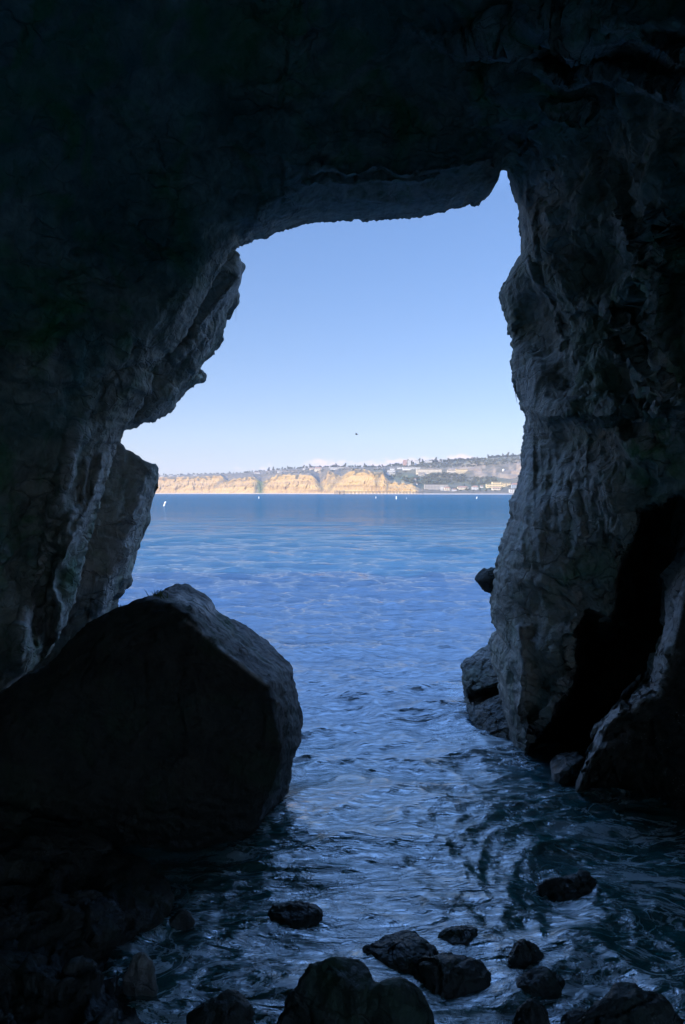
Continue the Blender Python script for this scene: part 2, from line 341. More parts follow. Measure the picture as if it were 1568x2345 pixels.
# deep black recess between the right-hand pillar and the near buttress
REC = [(1445,1175),(1560,1130),(1720,1300),(1760,1500),(1700,2100),(1420,1840),(1190,1760),(1228,1700),(1262,1650),(1300,1590),(1322,1540),(1316,1480),(1322,1420),(1345,1400),(1372,1420),(1392,1438),(1412,1400),(1408,1350),(1425,1290),(1440,1240)]
dY += 3.2*smooth(-6, 34, poly_in(Uw, Vw, REC))
# upper right: mass that ends in an overhanging edge, the wall below it set back
d1, _ = poly_dist(Uw, Vw, [(1196,915),(1215,945),(1250,962),(1330,968),(1420,962),(1500,960),(1600,930)])
dY += -.95*smooth(120, 0, -d1)*smooth(1180, 1260, U)*(V_ < 1200)*(d1 < 0)*smooth(-4, 8, -d1)*(V_ > 700)
dY += .22*smooth(0, 16, d1)*smooth(160, 16, d1)*smooth(1180, 1215, U)*smooth(1560, 1400, U)
# rounded niche in the right pillar, its ledge and the crest above it
q = ((Uw-1232)/52)**2+((Vw-742)/72)**2
dY += .5*np.exp(-q**2)
# shallow scallops on the right wall
for (a, b, ru, rv, am) in ((1290,1060,60,70,.15),(1230,1210,60,90,-.25),(1360,1250,60,80,-.2),(1250,1390,70,50,.25),(1200,1560,40,80,-.2),(1385,600,70,130,.5),(1470,620,38,120,-.35),(1420,880,60,90,.4),
                           (1500,900,40,100,-.4),(1330,480,60,60,-.2),(1510,450,50,90,-.4),(1430,420,40,50,.35),(1490,1100,60,60,.3),(880,250,180,60,.35),(640,300,150,80,-.25),(1200,230,150,70,-.35),(1100,310,120,40,.3),
                           (1300,110,120,40,.6),(1440,60,160,26,-.55),(1500,140,90,30,.5),(1380,160,110,22,-.3),(300,500,120,120,.3),(100,800,90,160,-.3),(80,1250,60,120,.4),(95,1420,30,100,.5),(150,1200,25,120,-.3),(60,1480,30,50,-.3)):
    dY += am*np.exp(-((Uw-a)/ru)**2-((Vw-b)/rv)**2)
# flowing ridges (each catches the light from the mouth on the side that faces it)
RID = [([(170,1000),(150,1100),(110,1200),(95,1300),(60,1400),(40,1500)],14,.22),([(235,1050),(215,1140),(170,1220),(140,1290),(100,1390),(88,1480)],11,.25),([(200,1060),(190,1150),(130,1240)],9,.15),
       ([(130,1280),(115,1330),(140,1400),(130,1440)],8,.22),([(560,570),(575,520),(600,480),(660,440)],10,.12),([(715,385),(740,380),(790,400),(830,395),(870,380),(910,400),(960,405)],6,.22),([(700,420),(760,415),(800,425),(860,410),(960,418),(1010,400)],6,.18),
       ([(1130,372),(1060,378),(980,395),(900,398)],8,.15),([(1410,470),(1430,540),(1470,620),(1495,680),(1480,760),(1500,820),(1530,880),(1560,960)],13,.35),([(1480,480),(1500,560),(1490,640)],11,.25),([(1395,700),(1440,780),(1470,860),(1520,960)],10,.2),
       ([(1210,600),(1240,660),(1262,720),(1275,790)],9,.2),([(1180,440),(1220,500),(1240,580)],10,.15),([(1060,100),(1150,75),(1250,95),(1340,70),(1450,100),(1568,130)],14,.4),([(1180,120),(1240,160),(1300,200),(1380,160),(1460,185),(1568,215)],12,.3),([(1240,35),(1330,25),(1420,55),(1500,110),(1568,150)],12,.3),
       ([(920,60),(1000,95),(1040,92)],8,.18),([(1240,250),(1290,262),(1340,262)],9,.25),([(1270,1330),(1330,1370),(1385,1440)],14,-.1),([(1210,960),(1215,1060),(1205,1160),(1190,1260)],10,.1),([(1185,1440),(1200,1540),(1190,1620),(1215,1700)],10,.28),([(1290,1560),(1250,1640),(1215,1690)],12,.2)]
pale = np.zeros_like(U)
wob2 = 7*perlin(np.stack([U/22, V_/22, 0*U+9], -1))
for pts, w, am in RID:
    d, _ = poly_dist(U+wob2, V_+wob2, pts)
    e = np.exp(-(d/w)**2); dY += -am*e; pale = np.maximum(pale, .75*np.exp(-(d/(w*1.1))**2))  # mineral streaks and caught light both go into the paler colour
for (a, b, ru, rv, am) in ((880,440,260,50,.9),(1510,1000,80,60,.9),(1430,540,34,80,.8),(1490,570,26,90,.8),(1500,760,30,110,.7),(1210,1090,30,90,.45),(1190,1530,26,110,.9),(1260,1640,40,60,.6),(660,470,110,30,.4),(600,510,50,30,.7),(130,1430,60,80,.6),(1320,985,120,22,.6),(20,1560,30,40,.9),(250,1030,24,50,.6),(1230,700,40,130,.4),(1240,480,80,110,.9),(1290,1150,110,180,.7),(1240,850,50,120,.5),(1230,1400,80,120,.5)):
    pale = np.maximum(pale, am*np.exp(-((U-a)/ru)**2-((V_-b)/rv)**2))  # several patches brighten pillar, lip and wall as light would
fl = smooth(900, 1000, V_)*smooth(1180, 1230, U)*smooth(1430, 1330, U)*smooth(1350, 1200, V_)   # fluted face under the overhang
dY += -.07*fl*(1-2*np.abs(perlin(np.stack([U/26, V_/190, 0*U+3], -1))))
dY = dY*front*inner
sc_ = 1+dY/np.maximum(G[..., 1], 1)
cm = np.array([0, 0, CAMZ]); G = cm+(G-cm)*sc_[..., None]
# rock relief, pushed along the normals
N_ = grid_normals(G, True)
warp = np.stack([fbm(G*.5+a, 3) for a in (0, 31, 57)], -1)*1.1
n1 = fbm((G+warp)*np.array([.42, .42, .55]), 4, .5)
n2 = fbm((G+warp*.6)*np.array([1.3, 1.3, 1.1])+40, 5, .52, True)
n3 = fbm(G*np.array([5, 5, 4.0])+11, 4, .6)
ext = (col < iA)
wb = np.stack([fbm(G*1.1+a, 3) for a in (3, 71, 97)], -1)*.35
bm = (.2+.9*smooth(-.2, .35, perlin(G*.45+77)))*(.35+.65*smooth(1150, 1400, U))*(1-.75*fl)
bk = blocks((G+wb)*np.array([.75, .75, 1.15]), 1)*.26*bm+blocks((G+wb)*np.array([1.9, 1.9, 2.9]), 2)*.085*bm+blocks((G+wb*.5)*np.array([4.6, 4.6, 7.]), 3)*.03
amp1 = np.where(ext, smooth(iA-20, iA-31, col.astype(float))*1.8, .38*smooth(iA+4, iA+60, col.astype(float)))
amp2 = np.where(ext, .2*smooth(iA-18, iA-28, col.astype(float)), .02+.13*smooth(iA, iA+50, col.astype(float)))
amp3 = .03
strata = np.abs(perlin(np.stack([G[..., 0]*.25+warp[..., 0]*.7, G[..., 1]*.25, G[..., 2]*2.6+warp[..., 2]*1.4], -1)))
tot = bk*np.where(ext, 0, .12+.88*smooth(iA, iA+60, col.astype(float)))+n1*amp1*1.2+(n2-.45)*amp2*.62+n3*amp3+(strata-.25)*.12*np.where(ext, 0, .1+.9*inner)
ray = G-cm; ray /= np.linalg.norm(ray, axis=-1, keepdims=True); ray *= np.sign((ray*N_).sum(-1)[:, iA+40:iA+150].mean())
wN = np.where(ext, 1., smooth(iA+22, iA+85, col.astype(float)))[..., None]
lipn = ((fbm(G*4.5+5, 4, .55)*.10+fbm(G*16+5, 3, .6)*.025)*np.exp(-((col-iA)/np.where(ext, 3., 12.))**2))[..., None]
G = G+(N_*wN+ray*(1-wN))*tot[..., None]+N_*lipn
algae_shade_tint = .9*np.exp(-((U-1480)/140)**2-((V_-620)/230)**2)+.8*np.exp(-((U-1500)/200)**2-((V_-80)/120)**2)+.8*np.exp(-((U-130)/90)**2-((V_-1300)/220)**2)+.4*np.exp(-((U-300)/250)**2-((V_-600)/250)**2)+.5*np.exp(-((U-1350)/120)**2-((V_-1330)/200)**2)
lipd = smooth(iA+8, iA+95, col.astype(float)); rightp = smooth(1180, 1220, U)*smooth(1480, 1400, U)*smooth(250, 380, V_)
algae_shade_tint = np.clip(np.maximum(algae_shade_tint, .85*lipd*(1-.75*rightp)), 0, 1)*(col >= iA)  # teal spread over all inner rock to colour its shadows
idx = grid_faces(NA, GM, True)
fc_ = G.reshape(-1, 3)[idx].mean(1); fcol = idx[:, 0] % GM    # opening added behind the viewer so daylight fills the dark rock
idx = idx[~((fcol > iA+100) & (fc_[:, 0] > 2.6) & (fc_[:, 1] < -.3) & (fc_[:, 1] > -10.5) & (fc_[:, 2] > .9) & (fc_[:, 2] < 7.4))]
cave = mesh_np('sea_cave_rock', G.reshape(-1, 3), idx, ROCK, attrs={'pale': pale*(col >= iA), 'algae_shade_tint': algae_shade_tint})
tag(cave, 'dark sea cave of rough sandstone arching over the water around the bright opening', 'cave')

# ------------------------------------------------------------------ single rocks: a traced outline with its own distance, face and thickness
def rock(name, outline, depth, mat, thick=2.0, bulge=.6, face=None, n=220, mr=60, seed=0, amp=.07, centre=None, back_drop=0, lab=None, cat='rock', grp=None, pale_fn=None, k=2.5, jag=3, fct=1):
    o = np.array(outline, float); oc = np.vstack([o, o[:1]]); sg = np.hypot(*np.diff(oc, axis=0).T); c_ = np.concatenate([[0], np.cumsum(sg)])
    s_ = np.linspace(0, c_[-1], n, endpoint=False); ou, ov = (np.interp(s_, c_, oc[:, i]) for i in (0, 1))
    ou, ov = csmooth(np.stack([ou, ov], -1), 1).T
    nn = perlin(np.stack([ou/14, ov/14, 0*ou+seed], -1))*jag+perlin(np.stack([ou/5, ov/5, 0*ou+seed], -1))*jag*.4
    cu, cv = centre or (o[:, 0].mean(), o[:, 1].mean())
    rr = np.linspace(0, 1, mr); rr[0] = 1e-4
    R = rr[None, :]**.8
    uu = cu+(ou[:, None]-cu)*R; vv = cv+(ov[:, None]-cv)*R
    dl = np.hypot(ou-cu, ov-cv)+1e-6
    uu = uu+(nn*(ou-cu)/dl)[:, None]*R**3; vv = vv+(nn*(ov-cv)/dl)[:, None]*R**3
    Yf = depth(uu, vv) if callable(depth) else depth+0*uu
    fr = Yf-bulge*(1-R**k)+(face(uu, vv) if face else 0)
    Gf = P(uu, vv, fr)
    rim = Gf[:, -1]; cen = Gf[:, 0].mean(0); cb = rim.mean(0)+np.array([0, thick, back_drop])
    nb = 22; t = np.linspace(0, 1, nb+1)[1:]
    # the back: leave the rim straight back, then close
    B_ = rim[:, None]+(cb-rim)[:, None]*(1-np.cos(t*np.pi/2))[None, :, None]
    B_[..., 1] = rim[:, None, 1]+(cb[1]-rim[:, None, 1])*np.sin(t*np.pi/2)[None, :]
    Gx = np.concatenate([Gf, B_], 1)
    Nn = grid_normals(Gx, True)
    wv = np.stack([fbm(Gx*.9+seed+a, 3) for a in (0, 31, 57)], -1)*.5
    e = (blocks((Gx+wv)*1.5, seed)*2.2+blocks((Gx+wv)*3.8, seed+1)*.9)*fct+fbm((Gx+wv)*1.1+seed, 5, .5)*1.8+(fbm((Gx+wv)*2.6+seed, 5, .55, True)-.4)*.9+fbm(Gx*9+seed, 3, .6)*.35
    rimmask = np.ones(Gx.shape[1]); rimmask[mr-14:mr+3] = .55
    rimmask[0:8] = np.linspace(0, 1, 8)
    Gx = Gx+Nn*(e*amp*rimmask[None, :])[..., None]
    u2, v2 = to_uv(Gx); pl = pale_fn(u2, v2)*(np.arange(Gx.shape[1]) < mr)[None, :] if pale_fn else 0*u2
    ob = mesh_np(name, Gx.reshape(-1, 3), grid_faces(n, Gx.shape[1], True), mat, attrs={'pale': pl, 'algae_shade_tint': 0*pl+.1})
    if lab: tag(ob, lab, cat, grp)
    return ob
# upper-left overhang, farther out than the near wall
rock('rock_overhang', [(531,568),(543,579),(554,592),(560,608),(558,618),(550,629),(549,645),(549,657),(547,671),(538,688),(523,706),(518,731),(509,762),(492,788),(468,812),(444,839),(440,846),(453,848),(458,858),(458,867),(444,875),(430,879),
      (426,888),(408,906),(393,933),(386,939),(364,950),(335,958),(300,964),(250,985),(200,960),(240,860),(330,740),(420,600),(480,540)],
     lambda u, v: 13.5-.004*(520-u), ROCK, thick=1.6, bulge=.35, centre=(400,780), seed=3, amp=.06,
     face=lambda u, v: -.22*np.exp(-(poly_dist(u, v, [(545,640),(510,680),(470,730),(430,790),(400,820)])[0]/10)**2)+.3*smooth(0, 30, poly_dist(u, v, [(540,610),(500,740),(440,830),(380,900),(330,960)])[0]*-1),
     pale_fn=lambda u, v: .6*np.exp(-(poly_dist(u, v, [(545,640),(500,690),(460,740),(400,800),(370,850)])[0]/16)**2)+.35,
     lab='rough rock overhang with a small nub, bulging from the upper left rim of the opening', cat='rock overhang')
# lower-left slab with the notched top
rock('rock_slab', [(262,1006),(268,1014),(280,1026),(296,1038),(311,1048),(333,1058),(345,1060),(347,1063),(352,1061),(361,1069),(361,1085),(352,1105),(343,1130),(330,1160),(320,1195),(312,1225),(311,1236),(316,1239),(306,1250),(302,1275),(290,1300),(284,1312),(289,1322),
      (272,1331),(262,1343),(267,1356),(252,1375),(240,1400),(225,1450),(200,1560),(150,1800),(20,1800),(20,1500),(90,1300),(180,1080),(240,1010)],
     lambda u, v: 12.9+.003*(u-200), ROCK, thick=1.8, bulge=.15, centre=(215,1290), seed=9, amp=.06,
     face=lambda u, v: .5*smooth(0, 34, poly_dist(u, v, [(345,1060),(330,1110),(300,1200),(265,1290),(225,1380),(200,1440)])[0]*-1),
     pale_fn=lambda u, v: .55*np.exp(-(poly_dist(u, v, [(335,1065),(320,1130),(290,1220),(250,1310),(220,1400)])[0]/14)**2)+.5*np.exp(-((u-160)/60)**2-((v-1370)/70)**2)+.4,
     lab='tall leaning slab of rock with a pointed top, standing left of the bay behind the boulder', cat='rock slab')
# big boulder
BF = [(330,1372),(398,1392),(432,1408),(470,1452),(530,1502),(575,1538),(612,1566),(622,1610),(636,1700),(628,1800),(560,1950)]
def bface(u, v):
    d, a = poly_dist(u, v, BF)          # right of the edge, walking down: negative side
    d = -d + 5*perlin(np.stack([u/22, v/22, 0*u+2], -1))
    st = .12*np.abs(perlin(np.stack([(u-.9*v)/60, (v+.8*u)/11, 0*u], -1)))*smooth(0, 20, d)
    e = 1.5*smooth(-4, 90, d)+.012*np.clip(d, 0, 200)+st
    e += .5*smooth(1800, 2050, v)+.10*np.exp(-((u-400)/40)**2-((v-1385)/20)**2)
    e += -.16*np.exp(-((u-430)/26)**2-((v-1385)/16)**2)
    return e
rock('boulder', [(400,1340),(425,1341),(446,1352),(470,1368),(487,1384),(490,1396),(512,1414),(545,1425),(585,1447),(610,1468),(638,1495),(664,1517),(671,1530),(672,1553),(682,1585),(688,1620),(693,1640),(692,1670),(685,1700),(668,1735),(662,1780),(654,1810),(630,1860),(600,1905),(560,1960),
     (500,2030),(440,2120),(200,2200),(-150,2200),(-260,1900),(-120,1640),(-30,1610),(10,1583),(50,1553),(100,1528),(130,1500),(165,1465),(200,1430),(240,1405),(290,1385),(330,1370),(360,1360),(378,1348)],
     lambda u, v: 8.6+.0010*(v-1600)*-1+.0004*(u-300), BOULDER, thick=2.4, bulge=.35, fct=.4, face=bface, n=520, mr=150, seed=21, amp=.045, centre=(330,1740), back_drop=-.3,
     pale_fn=lambda u, v: np.clip(1.1*np.exp(-(poly_dist(u, v, [(415,1368),(450,1385),(485,1392)])[0]/11)**2)+.9*np.exp(-(poly_dist(u, v, [(425,1420),(470,1455),(530,1505),(575,1540),(612,1568)])[0]/4.5)**2)+.6*np.exp(-(poly_dist(u, v, [(440,1375),(475,1400)])[0]/14)**2)+.36*smooth(-4, 14, -poly_dist(u, v, BF)[0])*smooth(1740, 1560, v), 0, 1),  # face turned to the light painted paler; crest also worn
     lab='huge dark boulder with a crest paled by wear and painted light, filling the left side of the cave opening', cat='boulder', k=6)
# near buttress on the right: unlit face coloured black, lit pitted edge coloured pale
BE = [(1590,1135),(1600,1215),(1596,1300),(1570,1370),(1554,1430),(1542,1480),(1535,1515),(1522,1545),(1510,1596),(1474,1600),(1450,1630),(1424,1630),(1390,1662),(1368,1708),(1354,1738),(1338,1765),(1320,1817),(1330,1900),(1360,2100),(1400,2400)]
def buface(u, v):
    d, _ = poly_dist(u, v, BE); d = d+3*perlin(np.stack([u/9, v/9, 0*u+4], -1))
    e = .9*smooth(-2, 46, d)
    e += .75*smooth(0, 55, -d)-.25*smooth(60, 400, -d)
    pit = np.maximum(0, perlin(np.stack([(u+v)/9, (u-v)/22, 0*u+8], -1))-.15)
    e += .4*pit*(d > -6)*smooth(1450, 1520, v)
    d2, _ = poly_dist(u, v, [(1376,1712),(1405,1698),(1434,1676)])
    e += -.35*np.exp(-(d2/7)**2)
    for pl_ in ([(1352,1740),(1352,1800)], [(1372,1750),(1376,1800)], [(1384,1712),(1405,1745),(1415,1790)]):
        e += -.12*np.exp(-(poly_dist(u, v, pl_)[0]/4)**2)
    return e
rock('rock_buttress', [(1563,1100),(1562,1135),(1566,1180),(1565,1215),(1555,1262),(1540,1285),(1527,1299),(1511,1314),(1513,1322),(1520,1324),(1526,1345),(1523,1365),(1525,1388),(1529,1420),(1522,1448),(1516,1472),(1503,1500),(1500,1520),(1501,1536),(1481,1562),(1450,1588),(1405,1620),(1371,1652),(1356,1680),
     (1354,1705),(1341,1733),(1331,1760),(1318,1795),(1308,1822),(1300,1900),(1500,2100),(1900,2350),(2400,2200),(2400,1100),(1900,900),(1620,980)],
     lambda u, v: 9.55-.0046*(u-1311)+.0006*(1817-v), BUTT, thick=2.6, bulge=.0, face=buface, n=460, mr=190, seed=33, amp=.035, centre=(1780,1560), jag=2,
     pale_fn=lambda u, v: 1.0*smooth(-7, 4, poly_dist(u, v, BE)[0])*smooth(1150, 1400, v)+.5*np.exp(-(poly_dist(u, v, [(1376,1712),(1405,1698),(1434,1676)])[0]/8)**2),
     lab='near rock buttress coloured dark for shade, with a thin pitted edge paled for light running down to the water', cat='rock buttress')
LG = 'rock ledges at the foot of the right cave wall'
def lface(u, v):
    d, _ = poly_dist(u, v, [(1050,1598),(1090,1600),(1130,1586),(1160,1580),(1200,1600)])
    d2, _ = poly_dist(u, v, [(1140,1450),(1165,1540),(1190,1620),(1215,1700)])
    return .55*np.exp(-(d/11)**2)-.25*np.exp(-(d2/14)**2)-.2*np.exp(-((u-1146)/10)**2-((v-1592)/12)**2)
rock('rock_ledge', [(1140,1445),(1128,1452),(1124,1470),(1100,1488),(1078,1506),(1060,1516),(1055,1530),(1060,1560),(1066,1582),(1066,1598),(1078,1612),(1073,1630),(1078,1655),(1110,1690),(1180,1740),(1240,1760),(1262,1660),(1240,1500),(1190,1430)],
     lambda u, v: 14.1-.0085*(v-1540)-.004*(u-1060), ROCKB, thick=1.8, bulge=.25, n=300, mr=100, seed=51, amp=.05, centre=(1150,1600), fct=.6, face=lface,
     pale_fn=lambda u, v: .55*np.exp(-((v-1505)/16)**2)+.6*np.exp(-(poly_dist(u, v, [(1090,1625),(1130,1612),(1150,1600),(1190,1560),(1175,1480)])[0]/9)**2),
     lab='eroded foot of the right wall flaring into the bay as one low double-lobed ledge', cat='rock ledge')
rock('rock_ledge', [(1266,1772),(1275,1762),(1300,1745),(1320,1741),(1337,1736),(1330,1750),(1326,1762),(1305,1772),(1300,1800),(1270,1800)], lambda u, v: 10.1+0*u, STONE, thick=.5, bulge=.15, n=100, mr=30, seed=59, amp=.02, jag=1,
     pale_fn=lambda u, v: .8+0*u, lab='small pale pitted rock poking from the water beside the black buttress edge', cat='rock', grp=None)

rock('rock_outcrop', [(1160,1305),(1132,1306),(1116,1309),(1103,1320),(1097,1331),(1104,1340),(1111,1352),(1126,1358),(1160,1362),(1185,1335)], lambda u, v: 12.9+0*u, STONE, thick=.8, bulge=.25, n=110, mr=34, seed=61, amp=.03, centre=(1142,1334), jag=1.5,
     lab='small round knob of rock sticking out of the right wall over the water', cat='rock outcrop')
# stones standing in the shallow water at the bottom of the cave
foot = []
def stone(name, u0, u1, v0, v1, seed, lab, dome=1.0, mat=STONE, rdf=.8, pale=0, skew=0, grp='wet stones in the water at the cave floor'):
    Yf = CAMZ*F/(v1-1129.2); w = (u1-u0)/2/F*Yf; rd = w*rdf; Yc = Yf+rd*1.02
    zt = CAMZ-(v0-1129.2)/F*(Yc+.1*rd); zt = max(zt*.84-.02, .04); zb = -max(.35, w*.5)
    xc = ((u0+u1)/2-784)/F*Yc; w *= Yc/Yf; foot.append((xc, Yc, w, rd)); h0 = .45*w; gr = 1/math.sqrt(1-(h0/(zt+h0))**2); gr = min(gr, 1.7); w *= gr; rd *= gr
    n, m = 130, 80
    a = np.linspace(0, 2*np.pi, n, endpoint=False)[:, None]; t = np.linspace(.001, np.pi-.001, m)[None, :]
    rs = np.random.RandomState(seed); ph = rs.rand(4)*6.28
    rad = 1+.10*np.sin(2*a+ph[0])+.07*np.sin(3*a+ph[1])
    sx = np.sin(t)
    X = rad*sx*np.cos(a); Y_ = rad*sx*np.sin(a); Z = np.cos(t)+0*a
    Gs = np.stack([xc+w*X+skew*w*Z, Yc+rd*Y_, Z*(zt+h0)*dome-h0], -1)
    Nn = grid_normals(Gs, True); Nn *= np.sign((Nn*(Gs-np.array([xc, Yc, 0]))).sum(-1).mean())
    # break the dome into a few facets
    fc = rs.normal(size=(7, 3)); fc /= np.linalg.norm(fc, axis=1)[:, None]
    rel = np.stack([X, Y_, Z], -1)
    for f in fc:
        d = (rel*f).sum(-1); cut = .8+.15*rs.rand(); Gs = Gs-np.maximum(0, d-cut)[..., None]*f*np.array([w, rd, max(zt, .15)])*.9
    e = (blocks(Gs*2.2, seed)*(.03 if seed < 3 else .14)+blocks(Gs*5.5, seed+3)*(.01 if seed < 3 else .05)+fbm(Gs*2.2+seed, 5, .5)*.3)*min(w, .8)+fbm(Gs*11+seed, 4, .6)*.03
    Gs = Gs+Nn*(e*np.minimum(1, 3*np.sin(t)))[..., None]
    ob = mesh_np(name, Gs.reshape(-1, 3), grid_faces(n, m, True)[:, ::-1], mat, attrs={'pale': np.full(n*m, pale), 'algae_shade_tint': np.full(n*m, .25)})
    tag(ob, lab, 'stone', grp); return ob
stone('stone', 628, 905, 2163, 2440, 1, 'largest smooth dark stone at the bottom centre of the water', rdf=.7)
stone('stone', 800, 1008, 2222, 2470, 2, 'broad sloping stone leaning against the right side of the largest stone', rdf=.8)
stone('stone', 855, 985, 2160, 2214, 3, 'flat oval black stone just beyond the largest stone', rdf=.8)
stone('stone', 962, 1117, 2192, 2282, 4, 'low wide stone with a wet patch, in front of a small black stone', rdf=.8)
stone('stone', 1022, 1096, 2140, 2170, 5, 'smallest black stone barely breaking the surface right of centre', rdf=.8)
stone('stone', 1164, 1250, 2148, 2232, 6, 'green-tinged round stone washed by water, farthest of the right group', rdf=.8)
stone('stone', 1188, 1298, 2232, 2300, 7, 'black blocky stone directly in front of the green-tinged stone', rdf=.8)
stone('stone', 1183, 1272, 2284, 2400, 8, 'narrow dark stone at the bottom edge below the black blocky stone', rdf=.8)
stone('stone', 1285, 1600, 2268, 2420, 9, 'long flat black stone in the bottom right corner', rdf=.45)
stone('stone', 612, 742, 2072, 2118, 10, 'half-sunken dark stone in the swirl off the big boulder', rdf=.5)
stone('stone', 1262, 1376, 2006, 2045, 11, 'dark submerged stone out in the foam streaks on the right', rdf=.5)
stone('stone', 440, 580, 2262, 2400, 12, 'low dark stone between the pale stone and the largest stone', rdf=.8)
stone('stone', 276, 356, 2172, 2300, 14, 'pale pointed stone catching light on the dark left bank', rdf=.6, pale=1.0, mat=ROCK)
stone('stone', 110, 230, 2180, 2330, 15, 'dim greenish stone farthest left on the dark bank', rdf=.6, pale=.2)
stone('stone', 380, 440, 2080, 2150, 16, 'small dark stone at the foot of the big boulder beside the left bank', rdf=.8, pale=.5)
bank = rock('rock_bank', [(-500,1780),(0,1850),(200,1900),(330,1980),(395,2060),(372,2120),(300,2170),(270,2240),(320,2330),(420,2500),(-700,2700)], lambda u, v: 7.6-.0042*(v-1900), STONE, thick=1.5, bulge=.5, n=240, seed=71, amp=.1, centre=(0,2200),
     lab='black heaped rock bank in the bottom left corner below the big boulder', cat='rock bank')

# ------------------------------------------------------------------ water
def sea_height(X, Y, dr):
    rs = np.random.RandomState(5); p = np.stack([X*.16, Y*.16, 0*X], -1)
    wx = perlin(p)*1.5+perlin(p*2.7+9)*.5; wy = perlin(p+33)*1.5+perlin(p*2.7+45)*.5
    near = smooth(16, 7, np.hypot(X, Y)); Xw = X+wx*(.25+.9*near); Yw = Y+wy*(.25+.9*near)
    H = np.zeros_like(X); DX = np.zeros_like(X); DY_ = np.zeros_like(X)
    for i in range(150):
        lam = .16*(95**(i/149.)); k = 2*np.pi/lam
        ang = math.radians(-98+rs.normal()*(46-30*i/149))
        slope = .041*(1.0 if lam < 1.2 else (1.2/lam)**.62*(1.0 if lam < 4 else (4/lam)**.7))*(1.0 if lam > .4 else (lam/.4)**.3)
        a = slope/k*rs.uniform(.5, 1.5)
        c_, s_ = math.cos(ang), math.sin(ang)
        ph = k*(c_*Xw+s_*Yw)+rs.rand()*6.28
        w = smooth(1.9, 3.3, lam/dr)
        H += a*w*np.sin(ph); q = a*w*.9*np.cos(ph); DX += q*c_; DY_ += q*s_
    return H, DX, DY_
h_ = CAMZ
rad = [.4]
while rad[-1] < 9500:
    r = rad[-1]; rad.append(r+max(.022 if r > 3 else .15, min(r*r/4400., r*.03)))
rad = np.array(rad)
fa = np.linspace(-28, 28, 760); sidea = np.concatenate([np.linspace(29, 60, 50), np.linspace(62, 298, 70), np.linspace(300, 331, 50)])
ang = np.radians(np.concatenate([fa, sidea]))
AA, RR = np.meshgrid(ang, rad, indexing='ij')
X = RR*np.sin(AA); Yy = RR*np.cos(AA)
dr = np.maximum(np.gradient(rad)[None, :]+0*X, RR*np.radians(.075)); dr = np.where(np.abs(np.degrees(AA)) > 28.5, np.maximum(dr, RR*.011), dr)
H, DX, DYY = sea_height(X, Yy, dr)
fade = 1-smooth(300, 2500, RR)
calm = .75+.25*smooth(8, 14, RR)
S = np.stack([X+DX*calm, Yy+DYY*calm, H*calm*fade], -1)
foam = np.clip(smooth(.5, 3.5, S[..., 0]-.12*S[..., 1]+.2)*smooth(12, 9.5, RR), 0, 1)+.5*smooth(7.2, 6.2, RR)+.7*smooth(-2, -.6, -np.abs(S[..., 0]+1.2))*smooth(8.8, 7.5, RR)*.6
# foam clinging to the foot of the rocks
for (a, b, r_) in ((2.2,12.4,.9),(2.9,14.3,1.0),(2.9,12.2,.8)):
    foam = np.maximum(foam, .75*np.exp(-(((X-a)/r_)**2+((Yy-b)/r_)**2)))
def wl_(pts): return [((u-784)/F*(CAMZ*F/(v-VH_)), CAMZ*F/(v-VH_)) for u, v in pts]
VH_ = 1129.2
for pts, wd_, am in (([(690,1690),(664,1780),(640,1850),(600,1905),(560,1960),(500,2030)],.22,.75), ([(1050,1590),(1068,1640),(1110,1690),(1180,1730)],.3,.9), ([(1180,1720),(1230,1740)],.2,.7), ([(1300,1822),(1400,1866),(1480,1900),(1620,1960)],.22,.8)):
    d, _ = poly_dist(X, Yy, wl_(pts)); foam = np.maximum(foam, am*np.exp(-(d/wd_)**2))
for xc, yc, w_, rd_ in foot:
    q = np.abs(np.sqrt(((X-xc)/w_)**2+((Yy-yc)/rd_)**2)-1.0)*min(w_, rd_); foam = np.maximum(foam, .7*np.exp(-(q/.10)**2))
